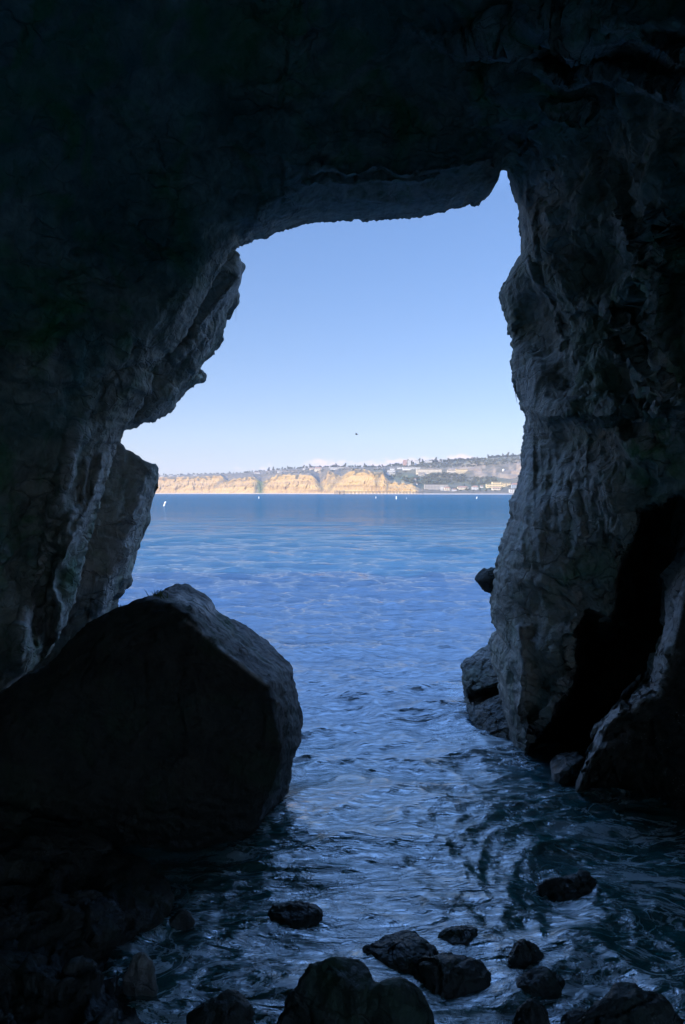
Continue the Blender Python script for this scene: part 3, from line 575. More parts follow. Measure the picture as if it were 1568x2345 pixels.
def water_material():
    m, n, l, b = new_mat('sea_water')
    t = n.new('ShaderNodeTexCoord')
    def noise(scale, detail=4, vec=(1, 1, 1), rough=.55, dist=0):
        mp = n.new('ShaderNodeMapping'); mp.inputs['Scale'].default_value = vec; l.new(t.outputs['Object'], mp.inputs['Vector'])
        z = n.new('ShaderNodeTexNoise'); z.inputs['Scale'].default_value = scale; z.inputs['Detail'].default_value = detail; z.inputs['Roughness'].default_value = rough; z.inputs['Distortion'].default_value = dist
        l.new(mp.outputs[0], z.inputs['Vector']); return z.outputs['Fac']
    h = M_('ADD', M_('MULTIPLY', noise(8, 5, (.7, 1.4, 1), rough=.62, dist=.9), .03, n, l), M_('MULTIPLY', noise(1.6, 3, (.7, 1.4, 1), dist=.5), .055, n, l), n, l)
    h = M_('ADD', h, M_('MULTIPLY', noise(1.0, 4, (.35, 1.8, 1), rough=.65, dist=.6), .10, n, l), n, l)
    h = M_('ADD', h, M_('MULTIPLY', noise(.22, 4, (.5, 1.8, 1), rough=.65), .42, n, l), n, l)
    h = M_('ADD', h, M_('MULTIPLY', noise(.03, 3, (.5, 1.6, 1)), .9, n, l), n, l)
    ln = n.new('ShaderNodeVectorMath'); ln.operation = 'LENGTH'; l.new(t.outputs['Object'], ln.inputs[0])
    ll = M_('LOGARITHM', ln.outputs['Value'], 10, n, l)
    bs = n.new('ShaderNodeMapRange'); l.new(ll, bs.inputs['Value']); bs.inputs['From Min'].default_value = 1.3; bs.inputs['From Max'].default_value = 2.2; bs.inputs['To Min'].default_value = 1; bs.inputs['To Max'].default_value = 3
    h = M_('MULTIPLY', h, bs.outputs[0], n, l)
    bp = n.new('ShaderNodeBump'); bp.inputs['Distance'].default_value = 1; bp.inputs['Strength'].default_value = 1; bp.inputs['Filter Width'].default_value = .02; l.new(h, bp.inputs['Height'])
    deep = mixc(n, l, ramp(n, l, noise(.012, 3, (.4, 1, 1)), [(.35, (0, 0, 0)), (.65, (1, 1, 1))]), (.006, .05, .09), (.008, .065, .11))
    ln = n.new('ShaderNodeVectorMath'); ln.operation = 'LENGTH'; l.new(t.outputs['Object'], ln.inputs[0])
    shal = M_('MULTIPLY', M_('SUBTRACT', 14, ln.outputs['Value'], n, l), .2, n, l, True)
    deep = mixc(n, l, shal, deep, (.008, .12, .11))
    fa_ = n.new('ShaderNodeAttribute'); fa_.attribute_name = 'foam'
    lace = M_('ABSOLUTE', M_('SUBTRACT', noise(1.25, 6, (.8, 1.2, 1), rough=.6, dist=2.2), .5, n, l), None, n, l)
    lace = M_('MULTIPLY', M_('SUBTRACT', .035, lace, n, l), 30, n, l, True)
    patch = M_('MULTIPLY', M_('SUBTRACT', noise(.9, 7, (.7, 1.3, 1), rough=.62, dist=1.2), .535, n, l), 16, n, l, True)
    fm = M_('MULTIPLY', M_('MAXIMUM', lace, patch, n, l), fa_.outputs['Fac'], n, l, True)
    fm = M_('MULTIPLY', fm, M_('ADD', .35, M_('MULTIPLY', noise(30, 3), .9, n, l), n, l), n, l, True)
    l.new(mixc(n, l, M_('MULTIPLY', fm, .95, n, l), deep, (.75, .85, .86)), b.inputs['Base Color'])
    chop = M_('MULTIPLY', M_('POWER', M_('MULTIPLY', M_('SUBTRACT', ln.outputs['Value'], 15, n, l), 1/400, n, l, True), .5, n, l), .07, n, l)
    lg = n.new('ShaderNodeMapRange'); l.new(ll, lg.inputs['Value'])
    lg.inputs['From Min'].default_value = 1.05; lg.inputs['From Max'].default_value = 2.1; lg.inputs['To Min'].default_value = 3.8; lg.inputs['To Max'].default_value = 1.34
    l.new(lg.outputs[0], b.inputs['IOR'])
    l.new(M_('ADD', M_('ADD', .05, chop, n, l), M_('MULTIPLY', fm, .6, n, l), n, l), b.inputs['Roughness'])
    # wavelets too small to model: a slope field that grows with distance from the cove
    def slope(scale, vec, k, detail=3):
        mp = n.new('ShaderNodeMapping'); mp.inputs['Scale'].default_value = vec; l.new(t.outputs['Object'], mp.inputs['Vector'])
        z = n.new('ShaderNodeTexNoise'); z.inputs['Scale'].default_value = scale; z.inputs['Detail'].default_value = detail; z.inputs['Roughness'].default_value = .65; z.inputs['Distortion'].default_value = .5; l.new(mp.outputs[0], z.inputs['Vector'])
        a = n.new('ShaderNodeVectorMath'); a.operation = 'SUBTRACT'; l.new(z.outputs['Color'], a.inputs[0]); a.inputs[1].default_value = (.5, .5, .5)
        c_ = n.new('ShaderNodeVectorMath'); c_.operation = 'MULTIPLY'; l.new(a.outputs[0], c_.inputs[0]); c_.inputs[1].default_value = (k*.7, k*1.3, 0); return c_.outputs[0]
    def vadd(a, c_):
        q = n.new('ShaderNodeVectorMath'); q.operation = 'ADD'; l.new(a, q.inputs[0]); l.new(c_, q.inputs[1]); return q.outputs[0]
    sf = vadd(vadd(slope(3.2, (.4, 1.7, 1), .9), slope(.8, (.35, 1.7, 1), .9)), vadd(slope(.22, (.28, 1.4, 1), .6), slope(.06, (.25, 1.4, 1), .5)))
    fs = n.new('ShaderNodeMapRange'); l.new(ll, fs.inputs['Value']); fs.inputs['From Min'].default_value = 1.0; fs.inputs['From Max'].default_value = 1.95; fs.inputs['To Min'].default_value = .12; fs.inputs['To Max'].default_value = 1
    sv = n.new('ShaderNodeVectorMath'); sv.operation = 'SCALE'; l.new(sf, sv.inputs[0]); l.new(fs.outputs[0], sv.inputs['Scale'])
    nn = n.new('ShaderNodeVectorMath'); nn.operation = 'NORMALIZE'; l.new(vadd(bp.outputs[0], sv.outputs[0]), nn.inputs[0])
    l.new(nn.outputs[0], b.inputs['Normal'])
    # choppy open water mirrors less and shows more of its own colour
    df = n.new('ShaderNodeBsdfDiffuse'); l.new(mixc(n, l, noise(.02, 4, (.25, 1, 1)), (.014, .10, .172), (.02, .122, .195)), df.inputs['Color']); l.new(nn.outputs[0], df.inputs['Normal'])
    ms = n.new('ShaderNodeMixShader'); fm_ = n.new('ShaderNodeMapRange'); l.new(ll, fm_.inputs['Value'])
    fm_.inputs['From Min'].default_value = 1.5; fm_.inputs['From Max'].default_value = 2.3; fm_.inputs['To Min'].default_value = 0; fm_.inputs['To Max'].default_value = .68
    l.new(fm_.outputs[0], ms.inputs['Fac']); l.new(b.outputs[0], ms.inputs[1]); l.new(df.outputs[0], ms.inputs[2])
    l.new(ms.outputs[0], [q for q in n if q.type == 'OUTPUT_MATERIAL'][0].inputs['Surface'])
    return m
WATER = water_material()
wf = grid_faces(len(ang), len(rad), True)
cap = len(S.reshape(-1, 3))
Vw_ = np.vstack([S.reshape(-1, 3), [[0, 0, 0]]])
sea = mesh_np('sea', Vw_, wf[:, ::-1], WATER, attrs={'foam': np.append(foam.ravel(), 0)})
tag(sea, kind='structure')
bed = mesh_np('seabed', np.array([[-9600,-9600,-12],[9600,-9600,-12],[9600,9600,-12],[-9600,9600,-12]]), np.array([[0,1,2,3]]), simple('sand_bed', (.25,.22,.16)), smooth_=False); tag(bed, kind='structure')

# ------------------------------------------------------------------ the far shore
VH = 1129.2
def tab(pts):
    p = np.array(pts, float); return lambda u: np.interp(u, p[:, 0], p[:, 1])
Yc_f = tab([(-900,5600),(345,5200),(480,4850),(600,4500),(711,4100),(800,3600),(900,3100),(965,2850),(1080,2700),(1190,2600),(1500,2300),(2400,2100)])
top_f = tab([(-900,1085),(300,1091),(364,1092),(465,1090.6),(504,1087),(521,1101),(535,1096),(552,1093),(580,1091),(599,1103),(612,1098),(636,1085),(675,1087),(711,1086),(722,1095),(731,1107),(742,1096),(753,1079),(768,1084),(781,1091),(795,1082),(810,1074),(839,1075),(862,1083),(877,1080),(882,1092),(888,1099),(897,1103),(926,1106),(945,1110),(963,1119),(1000,1122),(1100,1123),(1300,1122),(2400,1122)])
rid_f = tab([(-900,1080),(300,1088),(364,1088),(451,1085.5),(535,1083.6),(582,1081),(619,1077),(666,1073),(703,1071),(731,1069.6),(796,1068.5),(839,1070),(883,1069),(908,1066),(954,1061),(1012,1057),(1098,1053),(1127,1048),(1185,1044.6),(1300,1040),(1600,1035),(2400,1020)])
wid_f = tab([(-900,70),(800,80),(880,90),(945,120),(965,180),(2400,250)])
rdg_f = tab([(-900,500),(364,520),(600,650),(760,800),(900,1200),(1050,1600),(1190,1900),(2400,2400)])
us = np.concatenate([np.linspace(-900, 300, 90, endpoint=False), np.arange(300, 1240, .9), np.linspace(1242, 2400, 80)])
gul = fbm(np.stack([us/34, 0*us, 0*us+2], -1), 4, .55, True)           # erosion rhythm along the cliff
rows_a, rows_b, rows_c = np.linspace(0, 1, 70), np.linspace(0, 1, 110)[1:], np.linspace(0, 1, 16)[1:]
Yc = Yc_f(us); TV = top_f(us)+.7*perlin(np.stack([us/7, 0*us, 0*us+4], -1)); wd = wid_f(us); rdg = rdg_f(us)
zt = CAMZ+(Yc+45+wd)*(VH-TV)/F; zr = CAMZ+(Yc+45+rdg)*(VH-(rid_f(us)+.5*perlin(np.stack([us/16, 0*us, 0*us+1], -1))))/F
def row_beach(t): return Yc-30+75*t, -1.5+4.5*t
Yr, Zr, kd = [], [], []
for t in (0, .25, .4, .6, .8, 1): y_, z_ = row_beach(t); Yr.append(y_+0*us); Zr.append(z_+0*us); kd.append(0)
isc = smooth(975, 945, us)
for t in rows_a[1:]:
    prof = t**.85
    ero = (fbm(np.stack([us/15+.6*t*np.sin(us/23), t*1.5+0*us, 0*us+6], -1), 5, .6, True)-.3)*(34*isc+5)*np.sin(np.pi*min(t*1.1, 1))**.7
    bench = 7*np.sin(t*11+2*perlin(np.stack([us/60, 0*us, 0*us+2], -1)))*isc
    Yr.append(Yc+45+wd*t**1.15+ero+bench); Zr.append(3+(zt-3)*prof+3*perlin(np.stack([us/9, t*9+0*us, 0*us], -1))*np.sin(np.pi*t)); kd.append(t)
for t in rows_b:
    Yq = Yc+45+wd+(rdg-wd)*t
    relief = fbm(np.stack([us*Yq/4000/42, t*4.5+0*us, 0*us+3], -1), 5, .5)*26*np.sin(np.pi*t)**.8*(zr-zt)/100
    vt = smooth(0, 1, np.array(t))*.25+.75*t
    Zr.append(zt+(zr-zt)*vt+relief); Yr.append(Yq); kd.append(1+t)
for t in rows_c:
    Yr.append(Yc+45+rdg+2600*t); Zr.append(zr-14*t-30*t*t+0*us); kd.append(2+t)
YY, ZZ = np.stack(Yr, 1), np.stack(Zr, 1); KD = np.broadcast_to(np.array(kd)[None, :], YY.shape); UU = np.broadcast_to(us[:, None], YY.shape)
XX = (UU-784)/F*YY
T = np.stack([XX, YY, ZZ], -1)
# what covers the ground: 0 sandstone, 1 scrub
cov = np.where(KD <= 1, 0., 1.)
dm = perlin(np.stack([UU/9, KD*5, 0*UU+7], -1)); db = perlin(np.stack([UU/30, KD*2, 0*UU+17], -1))
cov = np.where((KD > .72) & (KD <= 1), smooth(.02, .35, dm+.5*(KD-.82)*3), cov)
cov = np.where(KD > 1, np.where(UU < 975, smooth(-.35, .0, dm+1.2*(KD-1.03)), 1), cov)
for gu, w_, sl_, am_, k0 in ((521,5,-38,.8,.25),(540,4,-20,.5,.5),(599,7,-16,1.1,0),(618,3,-26,.7,.1),(731,8,4,.9,.2),(722,4,14,.7,.5),(781,9,-30,.6,.1),(765,5,-24,.6,.4),(868,6,-10,.6,.3),(888,5,-6,.8,.2)):
    sh = gu+(1-KD)*sl_+4*db+2*dm
    cov = np.maximum(cov, np.where(KD <= 1.2, np.exp(-((UU-sh)/(w_*(.5+.7*KD)))**2)*am_*smooth(k0-.2, k0+.1, KD), 0))
cov = np.where((KD > 0) & (UU > 950), np.maximum(cov, smooth(945, 965, UU+10*dm)), cov)
cov = np.where(KD == 0, 0, cov)
green = np.where(KD > 1, np.exp(-((UU-950)/90)**2-((KD-1.25)/.25)**2)+.8*np.exp(-((UU-1110)/50)**2-((KD-1.15)/.15)**2)+.6*np.exp(-((UU-1090)/110)**2-((KD-1.9)/.2)**2), .0)+np.exp(-((UU-596)/8)**2)*(KD < 1)
dry = np.where((KD > 1.3) & (UU > 960), smooth(-.1, .3, db+.5*dm)*smooth(2, 1.8, KD), 0)+np.where((KD > 1) & (UU < 900), smooth(.1, .4, dm), 0)*.6
def shore_material():
    m, n, l, b = new_mat('far_shore_ground'); b.inputs['Roughness'].default_value = .95
    t = n.new('ShaderNodeTexCoord')
    def noise(scale, detail=5, vec=(1, 1, 1), dist=0):
        mp = n.new('ShaderNodeMapping'); mp.inputs['Scale'].default_value = vec; l.new(t.outputs['Object'], mp.inputs['Vector'])
        z = n.new('ShaderNodeTexNoise'); z.inputs['Scale'].default_value = scale; z.inputs['Detail'].default_value = detail; z.inputs['Distortion'].default_value = dist
        l.new(mp.outputs[0], z.inputs['Vector']); return z.outputs['Fac']
    at = {}
    for k in ('cover', 'green', 'dry', 'beach'):
        a = n.new('ShaderNodeAttribute'); a.attribute_name = k; at[k] = a.outputs['Fac']
    st = noise(.012, 5, (.15, .15, 4.5), .4); sp = noise(.05, 6)
    rockc = ramp(n, l, M_('ADD', M_('MULTIPLY', st, .55, n, l), M_('MULTIPLY', sp, .45, n, l), n, l), [(.36, (.22, .125, .05)), (.47, (.36, .225, .09)), (.6, (.45, .305, .115))])
    scrub = ramp(n, l, noise(.03, 6), [(.35, (.065, .06, .035)), (.55, (.12, .10, .065)), (.7, (.17, .135, .09))])
    c = mixc(n, l, at['cover'], rockc, scrub)
    c = mixc(n, l, M_('MULTIPLY', at['dry'], .75, n, l), c, ramp(n, l, noise(.02, 6), [(.4, (.24, .16, .10)), (.6, (.38, .27, .17))]))
    c = mixc(n, l, M_('MULTIPLY', at['green'], M_('MULTIPLY', noise(.018, 5), 1.6, n, l, True), n, l, True), c, (.045, .085, .03))
    c = mixc(n, l, at['beach'], c, (.46, .38, .30))
    l.new(c, b.inputs['Base Color'])
    bp = n.new('ShaderNodeBump'); bp.inputs['Distance'].default_value = 14; bp.inputs['Strength'].default_value = .6; l.new(noise(.035, 6), bp.inputs['Height']); l.new(bp.outputs[0], b.inputs['Normal'])
    return m
land = mesh_np('far_hills', T.reshape(-1, 3), grid_faces(*UU.shape)[:, ::-1], shore_material(), attrs={'cover': np.clip(cov, 0, 1), 'green': np.clip(green, 0, 1), 'dry': np.clip(dry, 0, 1), 'beach': (KD == 0)*1.})
tag(land, kind='structure')
VT = VH-(ZZ-CAMZ)/YY*F
def on_land(u, v, back=False):
    """ground point seen at (u, v): nearest crossing; with back=True the skyline point of that column"""
    i = int(np.clip(np.searchsorted(us, u), 1, len(us)-1)); vt = VT[i]; 
    if back: j = int(np.argmin(vt))
    else:
        js = np.nonzero(vt[6:] <= v)[0]; j = int(js[0])+6 if len(js) else int(np.argmin(vt))
    y = YY[i, j]; return (u-784)/F*y, y, ZZ[i, j]

# ---- buildings
def box(x0, x1, y0, y1, z0, z1):
    v = [(x0,y0,z0),(x1,y0,z0),(x1,y1,z0),(x0,y1,z0),(x0,y0,z1),(x1,y0,z1),(x1,y1,z1),(x0,y1,z1)]
    return v, [(0,3,2,1),(4,5,6,7),(0,1,5,4),(1,2,6,5),(2,3,7,6),(3,0,4,7)]
def boxes(name, bs, mat, parent=None):
    V, Fs = [], []
    for b_ in bs:
        v, f = box(*b_); o_ = len(V); V += v; Fs += [tuple(i+o_ for i in q_) for q_ in f]
    return mesh_np(name, np.array(V), Fs, mat, parent, smooth_=False)
WALLS = {'white': simple('white_stucco', (.62,.60,.57), scale=.3, noise=.04), 'cream': simple('cream_stucco', (.68,.58,.44), scale=.3, noise=.05), 'yellow': simple('yellow_stucco', (.72,.56,.32), scale=.3, noise=.05),
         'pink': simple('pink_brick', (.5,.3,.24), scale=.3, noise=.05), 'concrete': simple('grey_concrete', (.42,.38,.34), scale=.3, noise=.05), 'blue': simple('blue_grey_siding', (.32,.38,.44), scale=.3, noise=.05)}
GLASS = simple('dark_window_glass', (.05,.06,.07), rough=.2); ROOFM = simple('flat_roof_felt', (.3,.28,.26)); TILE = simple('clay_roof_tile', (.36,.17,.1))
def building(u, v, w, h, colr, lab, floors=2, roof='flat', cat='building', tilt=0):
    x, y, z = on_land(u, v); W_ = w/F*y; H_ = h/F*y; D_ = min(W_*.6, 22)
    e = empty('hillside_building', (x, y, z), math.radians(tilt)); tag(e, lab, cat, 'buildings on the far shore')
    fh = H_/floors; bs = [(-W_/2, W_/2, 0, D_, -6, H_)]
    if roof == 'step': bs = [(-W_/2, W_/2, 0, D_, -6, H_*.62), (-W_*.15, W_*.38, .3, D_-.3, H_*.62, H_)]
    boxes('wall', bs, WALLS[colr], e)
    nb = max(3, int(W_/6)); pw = W_/nb
    for k_ in range(floors):
        zt_ = fh*(k_+.42); zz_ = fh*(k_+.8)
        boxes('window_row', [(-W_/2+pw*(i+.16), -W_/2+pw*(i+.84), -.25, -.02, zt_, zz_) for i in range(nb) if roof != 'step' or k_ < floors*.6 or -W_*.12 < -W_/2+pw*(i+.5) < W_*.33], GLASS, e)
    if roof == 'gable':
        V = [(-W_/2-.8,-.8,H_),(W_/2+.8,-.8,H_),(W_/2+.8,D_+.8,H_),(-W_/2-.8,D_+.8,H_),(-W_/2+D_*.3,D_/2,H_*1.35),(W_/2-D_*.3,D_/2,H_*1.35)]
        mesh_np('roof', np.array(V, float), [(0,1,5,4),(1,2,5),(2,3,4,5),(3,0,4),(0,3,2,1)], TILE, e, smooth_=False)
    else: boxes('roof', [(-W_/2-1, W_/2+1, -1.2, D_+1, H_+.01, H_+.9)] if roof == 'flat' else [(-W_*.15-1, W_*.38+1, -.8, D_, H_+.01, H_+.8)], WALLS[colr] if roof == 'slab' else ROOFM if colr == 'concrete' else WALLS[colr], e)
    return e
building(372,1090.6,9,2.2,'white','low white house farthest left on the cliff top',1)
building(391,1090.3,9,2.2,'white','second low white house from the left on the cliff top',1)
building(408,1090,7,2,'white','third low white house from the left on the cliff top',1)
building(447,1088.5,9,2.2,'white','small white house alone on the plain above the left cliffs',1)
building(588,1084,13,3,'white','white house with hipped roof above the left gully',1,'gable')
building(640,1081.3,11,3.4,'white','bright white house at the edge of the rising hill',1)
building(696,1076,6,4,'white','narrow white house among ridge trees',2)
building(713,1076,10,4,'cream','cream house beside the two-storey cream villa',1,'gable')
building(728,1078,17,6,'cream','two-storey cream villa above the central cliff',2,'gable')
building(769,1074.6,33,4.2,'white','long low white building on the crest above the sandstone cliff',1)
building(927,1066,8,12,'pink','pinkish brick tower on the ridge skyline',6,cat='tower block')
building(937,1066,7,12,'white','white tower block right beside the pinkish brick tower',6,cat='tower block')
building(954,1064,11,9,'white','wide white block on the skyline right of the two towers',4)
building(979,1060,20,5,'white','low white institute building on the wooded skyline',2)
building(1006,1058.5,5,3.5,'white','tiny white block at the right end of the skyline buildings',1)
building(917,1073.5,14,3.4,'white','short white building under the brick tower',1)
building(942,1074,40,4.4,'white','long white terrace of buildings just below the towers',2)
building(896,1083,17,11,'white','stepped white modern building near the cliff edge',3,'step')
building(893,1088.5,24,5,'white','low white wing at the foot of the stepped white building',2)
building(982,1084,58,9,'cream','longest pale building with banded floors across the mid slope',3)
building(965,1090,15,6,'concrete','grey block with dark openings below the longest pale building',2)
building(1035,1083,20,6,'cream','cream mid-slope block between the long pale and yellow buildings',2)
building(1057,1085,26,10,'yellow','yellow sunlit three-storey block on the mid slope',3)
building(999,1121,54,12,'concrete','wide grey four-storey shore building at the foot of the last cliff',4,cat='laboratory building')
building(1012,1122.5,6,10,'white','slim white tower at the right end of the grey shore building',3)
building(1024,1122.5,13,6,'cream','small cream house next to the slim white shore tower',2,'gable')
building(1040,1124,10,4,'white','little white beach hut building among low shrubs',1,'gable')
building(1060,1121,24,6,'cream','broad cream house in the middle of the shore village',2,'gable')
building(1088,1122,14,7,'white','white gabled house left of the big yellow building',2,'gable')
building(1103,1117,7,4,'white','tiny white cottage up the slope behind the village',1,'gable')
building(1133,1116,38,12,'yellow','big pale yellow stepped building above the beach',3,'step')
building(1160,1113,18,7,'yellow','pale yellow annex to the right of the stepped building',2)
building(1137,1122.5,20,5,'cream','low cream house in front of the big yellow building',1,'gable')
building(1179,1118,14,8,'blue','blue-grey house at the right end of the village',2,'gable')
building(1176,1127.5,18,7,'white','white beach house on the sand at the far right',2)
building(950,1100.5,5,3,'white','small white hut in the green hillside wood',1,'gable')
building(952,1108.5,7,2.6,'white','white shed low in the wood above the pier',1,'gable')
# domed observatory-like house
x, y, z = on_land(1152, 1079)
e = empty('white_dome', (x, y, z)); tag(e, 'round white dome standing alone on the dry right hillside', 'dome', 'buildings on the far shore')
a_, t_ = np.linspace(0, 2*np.pi, 24, endpoint=False)[:, None], np.linspace(0, np.pi/2, 8)[None, :]
mesh_np('dome_roof', np.stack([6*np.cos(a_)*np.cos(t_), 6*np.sin(a_)*np.cos(t_), 3+6*np.sin(t_)+0*a_], -1).reshape(-1, 3), grid_faces(24, 8, True), WALLS['white'], e)
t_ = np.array([[-4, 3.]]); mesh_np('wall', np.stack([5.6*np.cos(a_)+0*t_, 5.6*np.sin(a_)+0*t_, t_+0*a_], -1).reshape(-1, 3), grid_faces(24, 2, True), WALLS['white'], e)

# ---- pier
PIER = simple('weathered_pier_timber', (.24,.19,.16), scale=.5)
pa, pb = np.array([(768-784)/F*2480, 2480.]), np.array([(968-784)/F*2790, 2790.])
L_ = np.linalg.norm(pb-pa); e = empty('pier', (pa[0], pa[1], 0), math.atan2(pb[1]-pa[1], pb[0]-pa[0]))
tag(e, 'long low timber pier on piles running out from the sandstone cliffs', 'pier')
boxes('deck', [(0, L_, -3.5, 3.5, 8.6, 9.5)], PIER, e)
boxes('railing', [(0, L_, s__*3.4-.1, s__*3.4+.1, 10.5, 10.75) for s__ in (-1, 1)]+[(i_, i_+.2, s__*3.4-.1, s__*3.4+.1, 9.5, 10.5) for i_ in np.arange(0, L_, 6) for s__ in (-1, 1)], PIER, e)
for i_ in np.linspace(2, L_-2, 26):
    boxes('pile_bent', [(i_-.45, i_+.45, -3.2, -2.3, -3, 8.6), (i_-.45, i_+.45, 2.3, 3.2, -3, 8.6), (i_-.5, i_+.5, -3.5, 3.5, 7.7, 8.59)], PIER, e)
for i_ in (0, 14, 30, 38): boxes('hoist_frame', [(i_, i_+1.2, -5.5, -4.3, -3, 13), (i_, i_+1.2, 4.3, 5.5, -3, 13), (i_-.2, i_+1.4, -5.5, 5.5, 13, 14)], PIER, e)

# ---- trees on the skyline and slopes
LEAF = [simple('eucalyptus_leaves', (.075,.085,.05), scale=.2, noise=.3), simple('pine_needles', (.05,.07,.035), scale=.2, noise=.3)]
BARK = simple('tree_bark', (.12,.09,.07))
def crown_mesh(seed, n=130, rx=5, rz=3.6, zc=8):
    rs = np.random.RandomState(seed); V, Fs = [], []
    cl_ = rs.normal(size=(7, 3))*np.array([rx*.55, rx*.55, rz*.5])
    for i in range(n):
        c = cl_[rs.randint(7)]+rs.normal(size=3)*np.array([rx, rx, rz])*.28; s_ = rs.uniform(.7, 1.5)
        q_ = rs.normal(size=(3, 3)); q_, _ = np.linalg.qr(q_)
        o_ = len(V)
        for a, b in ((-1,-1),(1,-1),(1.1,.9),(-.8,1)): V.append(c+np.array([0,0,zc])+s_*(a*q_[0]+b*q_[1]))
        Fs.append((o_, o_+1, o_+2, o_+3))
    return np.array(V), Fs
protos = []
for k_ in range(4):
    e = empty('shoreline_tree', (0, 0, 0))
    V, Fs = crown_mesh(k_, n=200, rx=(5, 6.5, 4, 7)[k_], rz=(3.4, 3, 5, 3.6)[k_], zc=(4, 3.6, 5.5, 4.2)[k_])
    mesh_np('crown', V, Fs, LEAF[k_ % 2], e, smooth_=False)
    a_ = np.linspace(0, 2*np.pi, 8, endpoint=False)[:, None]; t_ = np.linspace(0, 1, 5)[None, :]; rr_ = .55*(1-.7*t_)
    mesh_np('trunk', np.stack([rr_*np.cos(a_)+.5*t_*t_, rr_*np.sin(a_)+0*t_, -1.5+7*t_+0*a_], -1).reshape(-1, 3), grid_faces(8, 5, True), BARK, e)
    protos.append(e)
used = [False]*4
def put_tree(u, v, sz, k_, back=False):
    p = protos[k_]
    if used[k_]:
        r = p.copy(); C.objects.link(r)
        for c in list(p.children):
            if c.name.split('.')[0] in ('crown', 'trunk'): d = c.copy(); C.objects.link(d); d.parent = r
    else: r = p; used[k_] = True
    x, y, z = on_land(u, v, back); r.location = (x, y, z-.5); r.scale = (sz, sz, sz); r.rotation_euler = (0, 0, u*7.3)
    return r
rs = np.random.RandomState(12)
TG = {}
def trees(lst, lab, grp, back, smin, smax):
    for u, v in lst:
        tag(put_tree(u, v, rs.uniform(smin, smax), rs.randint(4), back), lab, 'tree', grp)
trees([(u+rs.uniform(-3, 3), 0) for u in list(np.linspace(366, 560, 26))], 'tiny dark tree on the flat skyline above the left cliffs', 'trees on the flat skyline left', True, .7, 1.2)
trees([(u+rs.uniform(-3, 3), 0) for u in list(np.linspace(566, 900, 60))], 'dark round tree along the rising skyline above the central cliffs', 'trees on the central skyline', True, .9, 1.7)
trees([(u+rs.uniform(-3, 3), 0) for u in list(np.linspace(905, 1200, 64))], 'dark tree in the belt on the high right skyline', 'trees on the high right skyline', True, 1.1, 2.2)
trees([(u+rs.uniform(-4, 4), 1115+rs.uniform(-2, 10)) for u in np.linspace(1010, 1190, 34)], 'dark tree between the houses of the shore village', 'trees in the shore village', False, .45, .8)
# woods on the slope that read as one mass
wv, wf_ = [], []
def wood_patch(poly, n, s0, s1):
    us_ = [p[0] for p in poly]; vs_ = [p[1] for p in poly]; k_ = 0
    while k_ < n:
        u, v = rs.uniform(min(us_), max(us_)), rs.uniform(min(vs_), max(vs_))
        if not inside(u, v, poly): continue
        k_ += 1; x, y, z = on_land(u, v); V, Fs = CR[rs.randint(3)]; o_ = len(wv); s_ = rs.uniform(s0, s1)
        wv.extend((V-np.array([0, 0, 4]))*s_+np.array([x, y, z])); wf_.extend([tuple(i+o_ for i in f) for f in Fs])
CR = [crown_mesh(50+i, 46, 6, 3.6, 6) for i in range(3)]
wood_patch([(915,1092),(960,1096),(1000,1084),(1070,1088),(1062,1104),(1010,1114),(970,1112),(930,1104)], 260, .8, 1.5)
wood_patch([(905,1068),(1010,1058),(1110,1054),(1190,1048),(1190,1060),(1100,1068),(1020,1072),(960,1071)], 330, .7, 1.3)
wood_patch([(1060,1094),(1130,1092),(1150,1106),(1080,1112)], 120, .6, 1.1)
wood_patch([(590,1084),(700,1074),(880,1071),(890,1075),(760,1080),(640,1086)], 120, .5, 1.0)
wood_patch([(880,1084),(915,1078),(925,1090),(900,1098)], 40, .6, 1.)
woods = mesh_np('hillside_woods', np.array(wv), np.array(wf_), LEAF[0], smooth_=False)
tag(woods, 'dark green woodland spread over the far right hillside', 'woodland', kind='stuff')

# ------------------------------------------------------------------ buoys, birds, roots, tufts
BW = simple('buoy_white_paint', (.85,.85,.82), .4, noise=.03); BO = simple('buoy_orange_band', (.7,.25,.06), .5); 
def lathe(name, prof, mat, parent, n=20):
    a_ = np.linspace(0, 2*np.pi, n, endpoint=False)[:, None]; p = np.array(prof)
    return mesh_np(name, np.stack([p[None, :, 0]*np.cos(a_), p[None, :, 0]*np.sin(a_), p[None, :, 1]+0*a_], -1).reshape(-1, 3), grid_faces(n, len(p), True), mat, parent)
def buoy(u, v, h, tx, ty, lab):
    Y = CAMZ*F/(v-VH); e = empty('marker_buoy', ((u-784)/F*Y, Y, 0)); e.rotation_euler = (tx, ty, 0)
    r = h*.17
    lathe('float', [(.001,-.5),(r,-.5),(r*1.05,0),(r,h*.86),(r*.96,h*.9),(.001,h*.9)], BW, e)
    lathe('band', [(r*1.03,h*.62),(r*1.05,h*.63),(r*1.05,h*.68),(r*1.03,h*.69)], BO, e)
    lathe('cap', [(r*.5,h*.9),(r*.55,h*.95),(r*.3,h),(.001,h)], BW, e)
    tag(e, lab, 'buoy', 'white marker buoys on the bay')
buoy(375.5, 1158.5, 1.55, 0, math.radians(20), 'tilted white buoy nearest the cave, off the slab on the left')
buoy(592.6, 1141.5, 1.7, 0, 0, 'small upright white buoy alone below the left cliffs')
buoy(860.5, 1140.8, 1.5, 0, 0, 'white buoy left of the pair below the pier')
buoy(907.3, 1142.6, 2.1, 0, 0, 'taller white buoy of the pair below the pier')
buoy(930.5, 1141.6, .8, 0, 0, 'smallest low white float right of the taller buoy')
buoy(1091, 1141.6, 1.6, 0, math.radians(15), 'white buoy off the shore village, farthest right')
FEA = simple('dark_feathers', (.05,.045,.045)); 
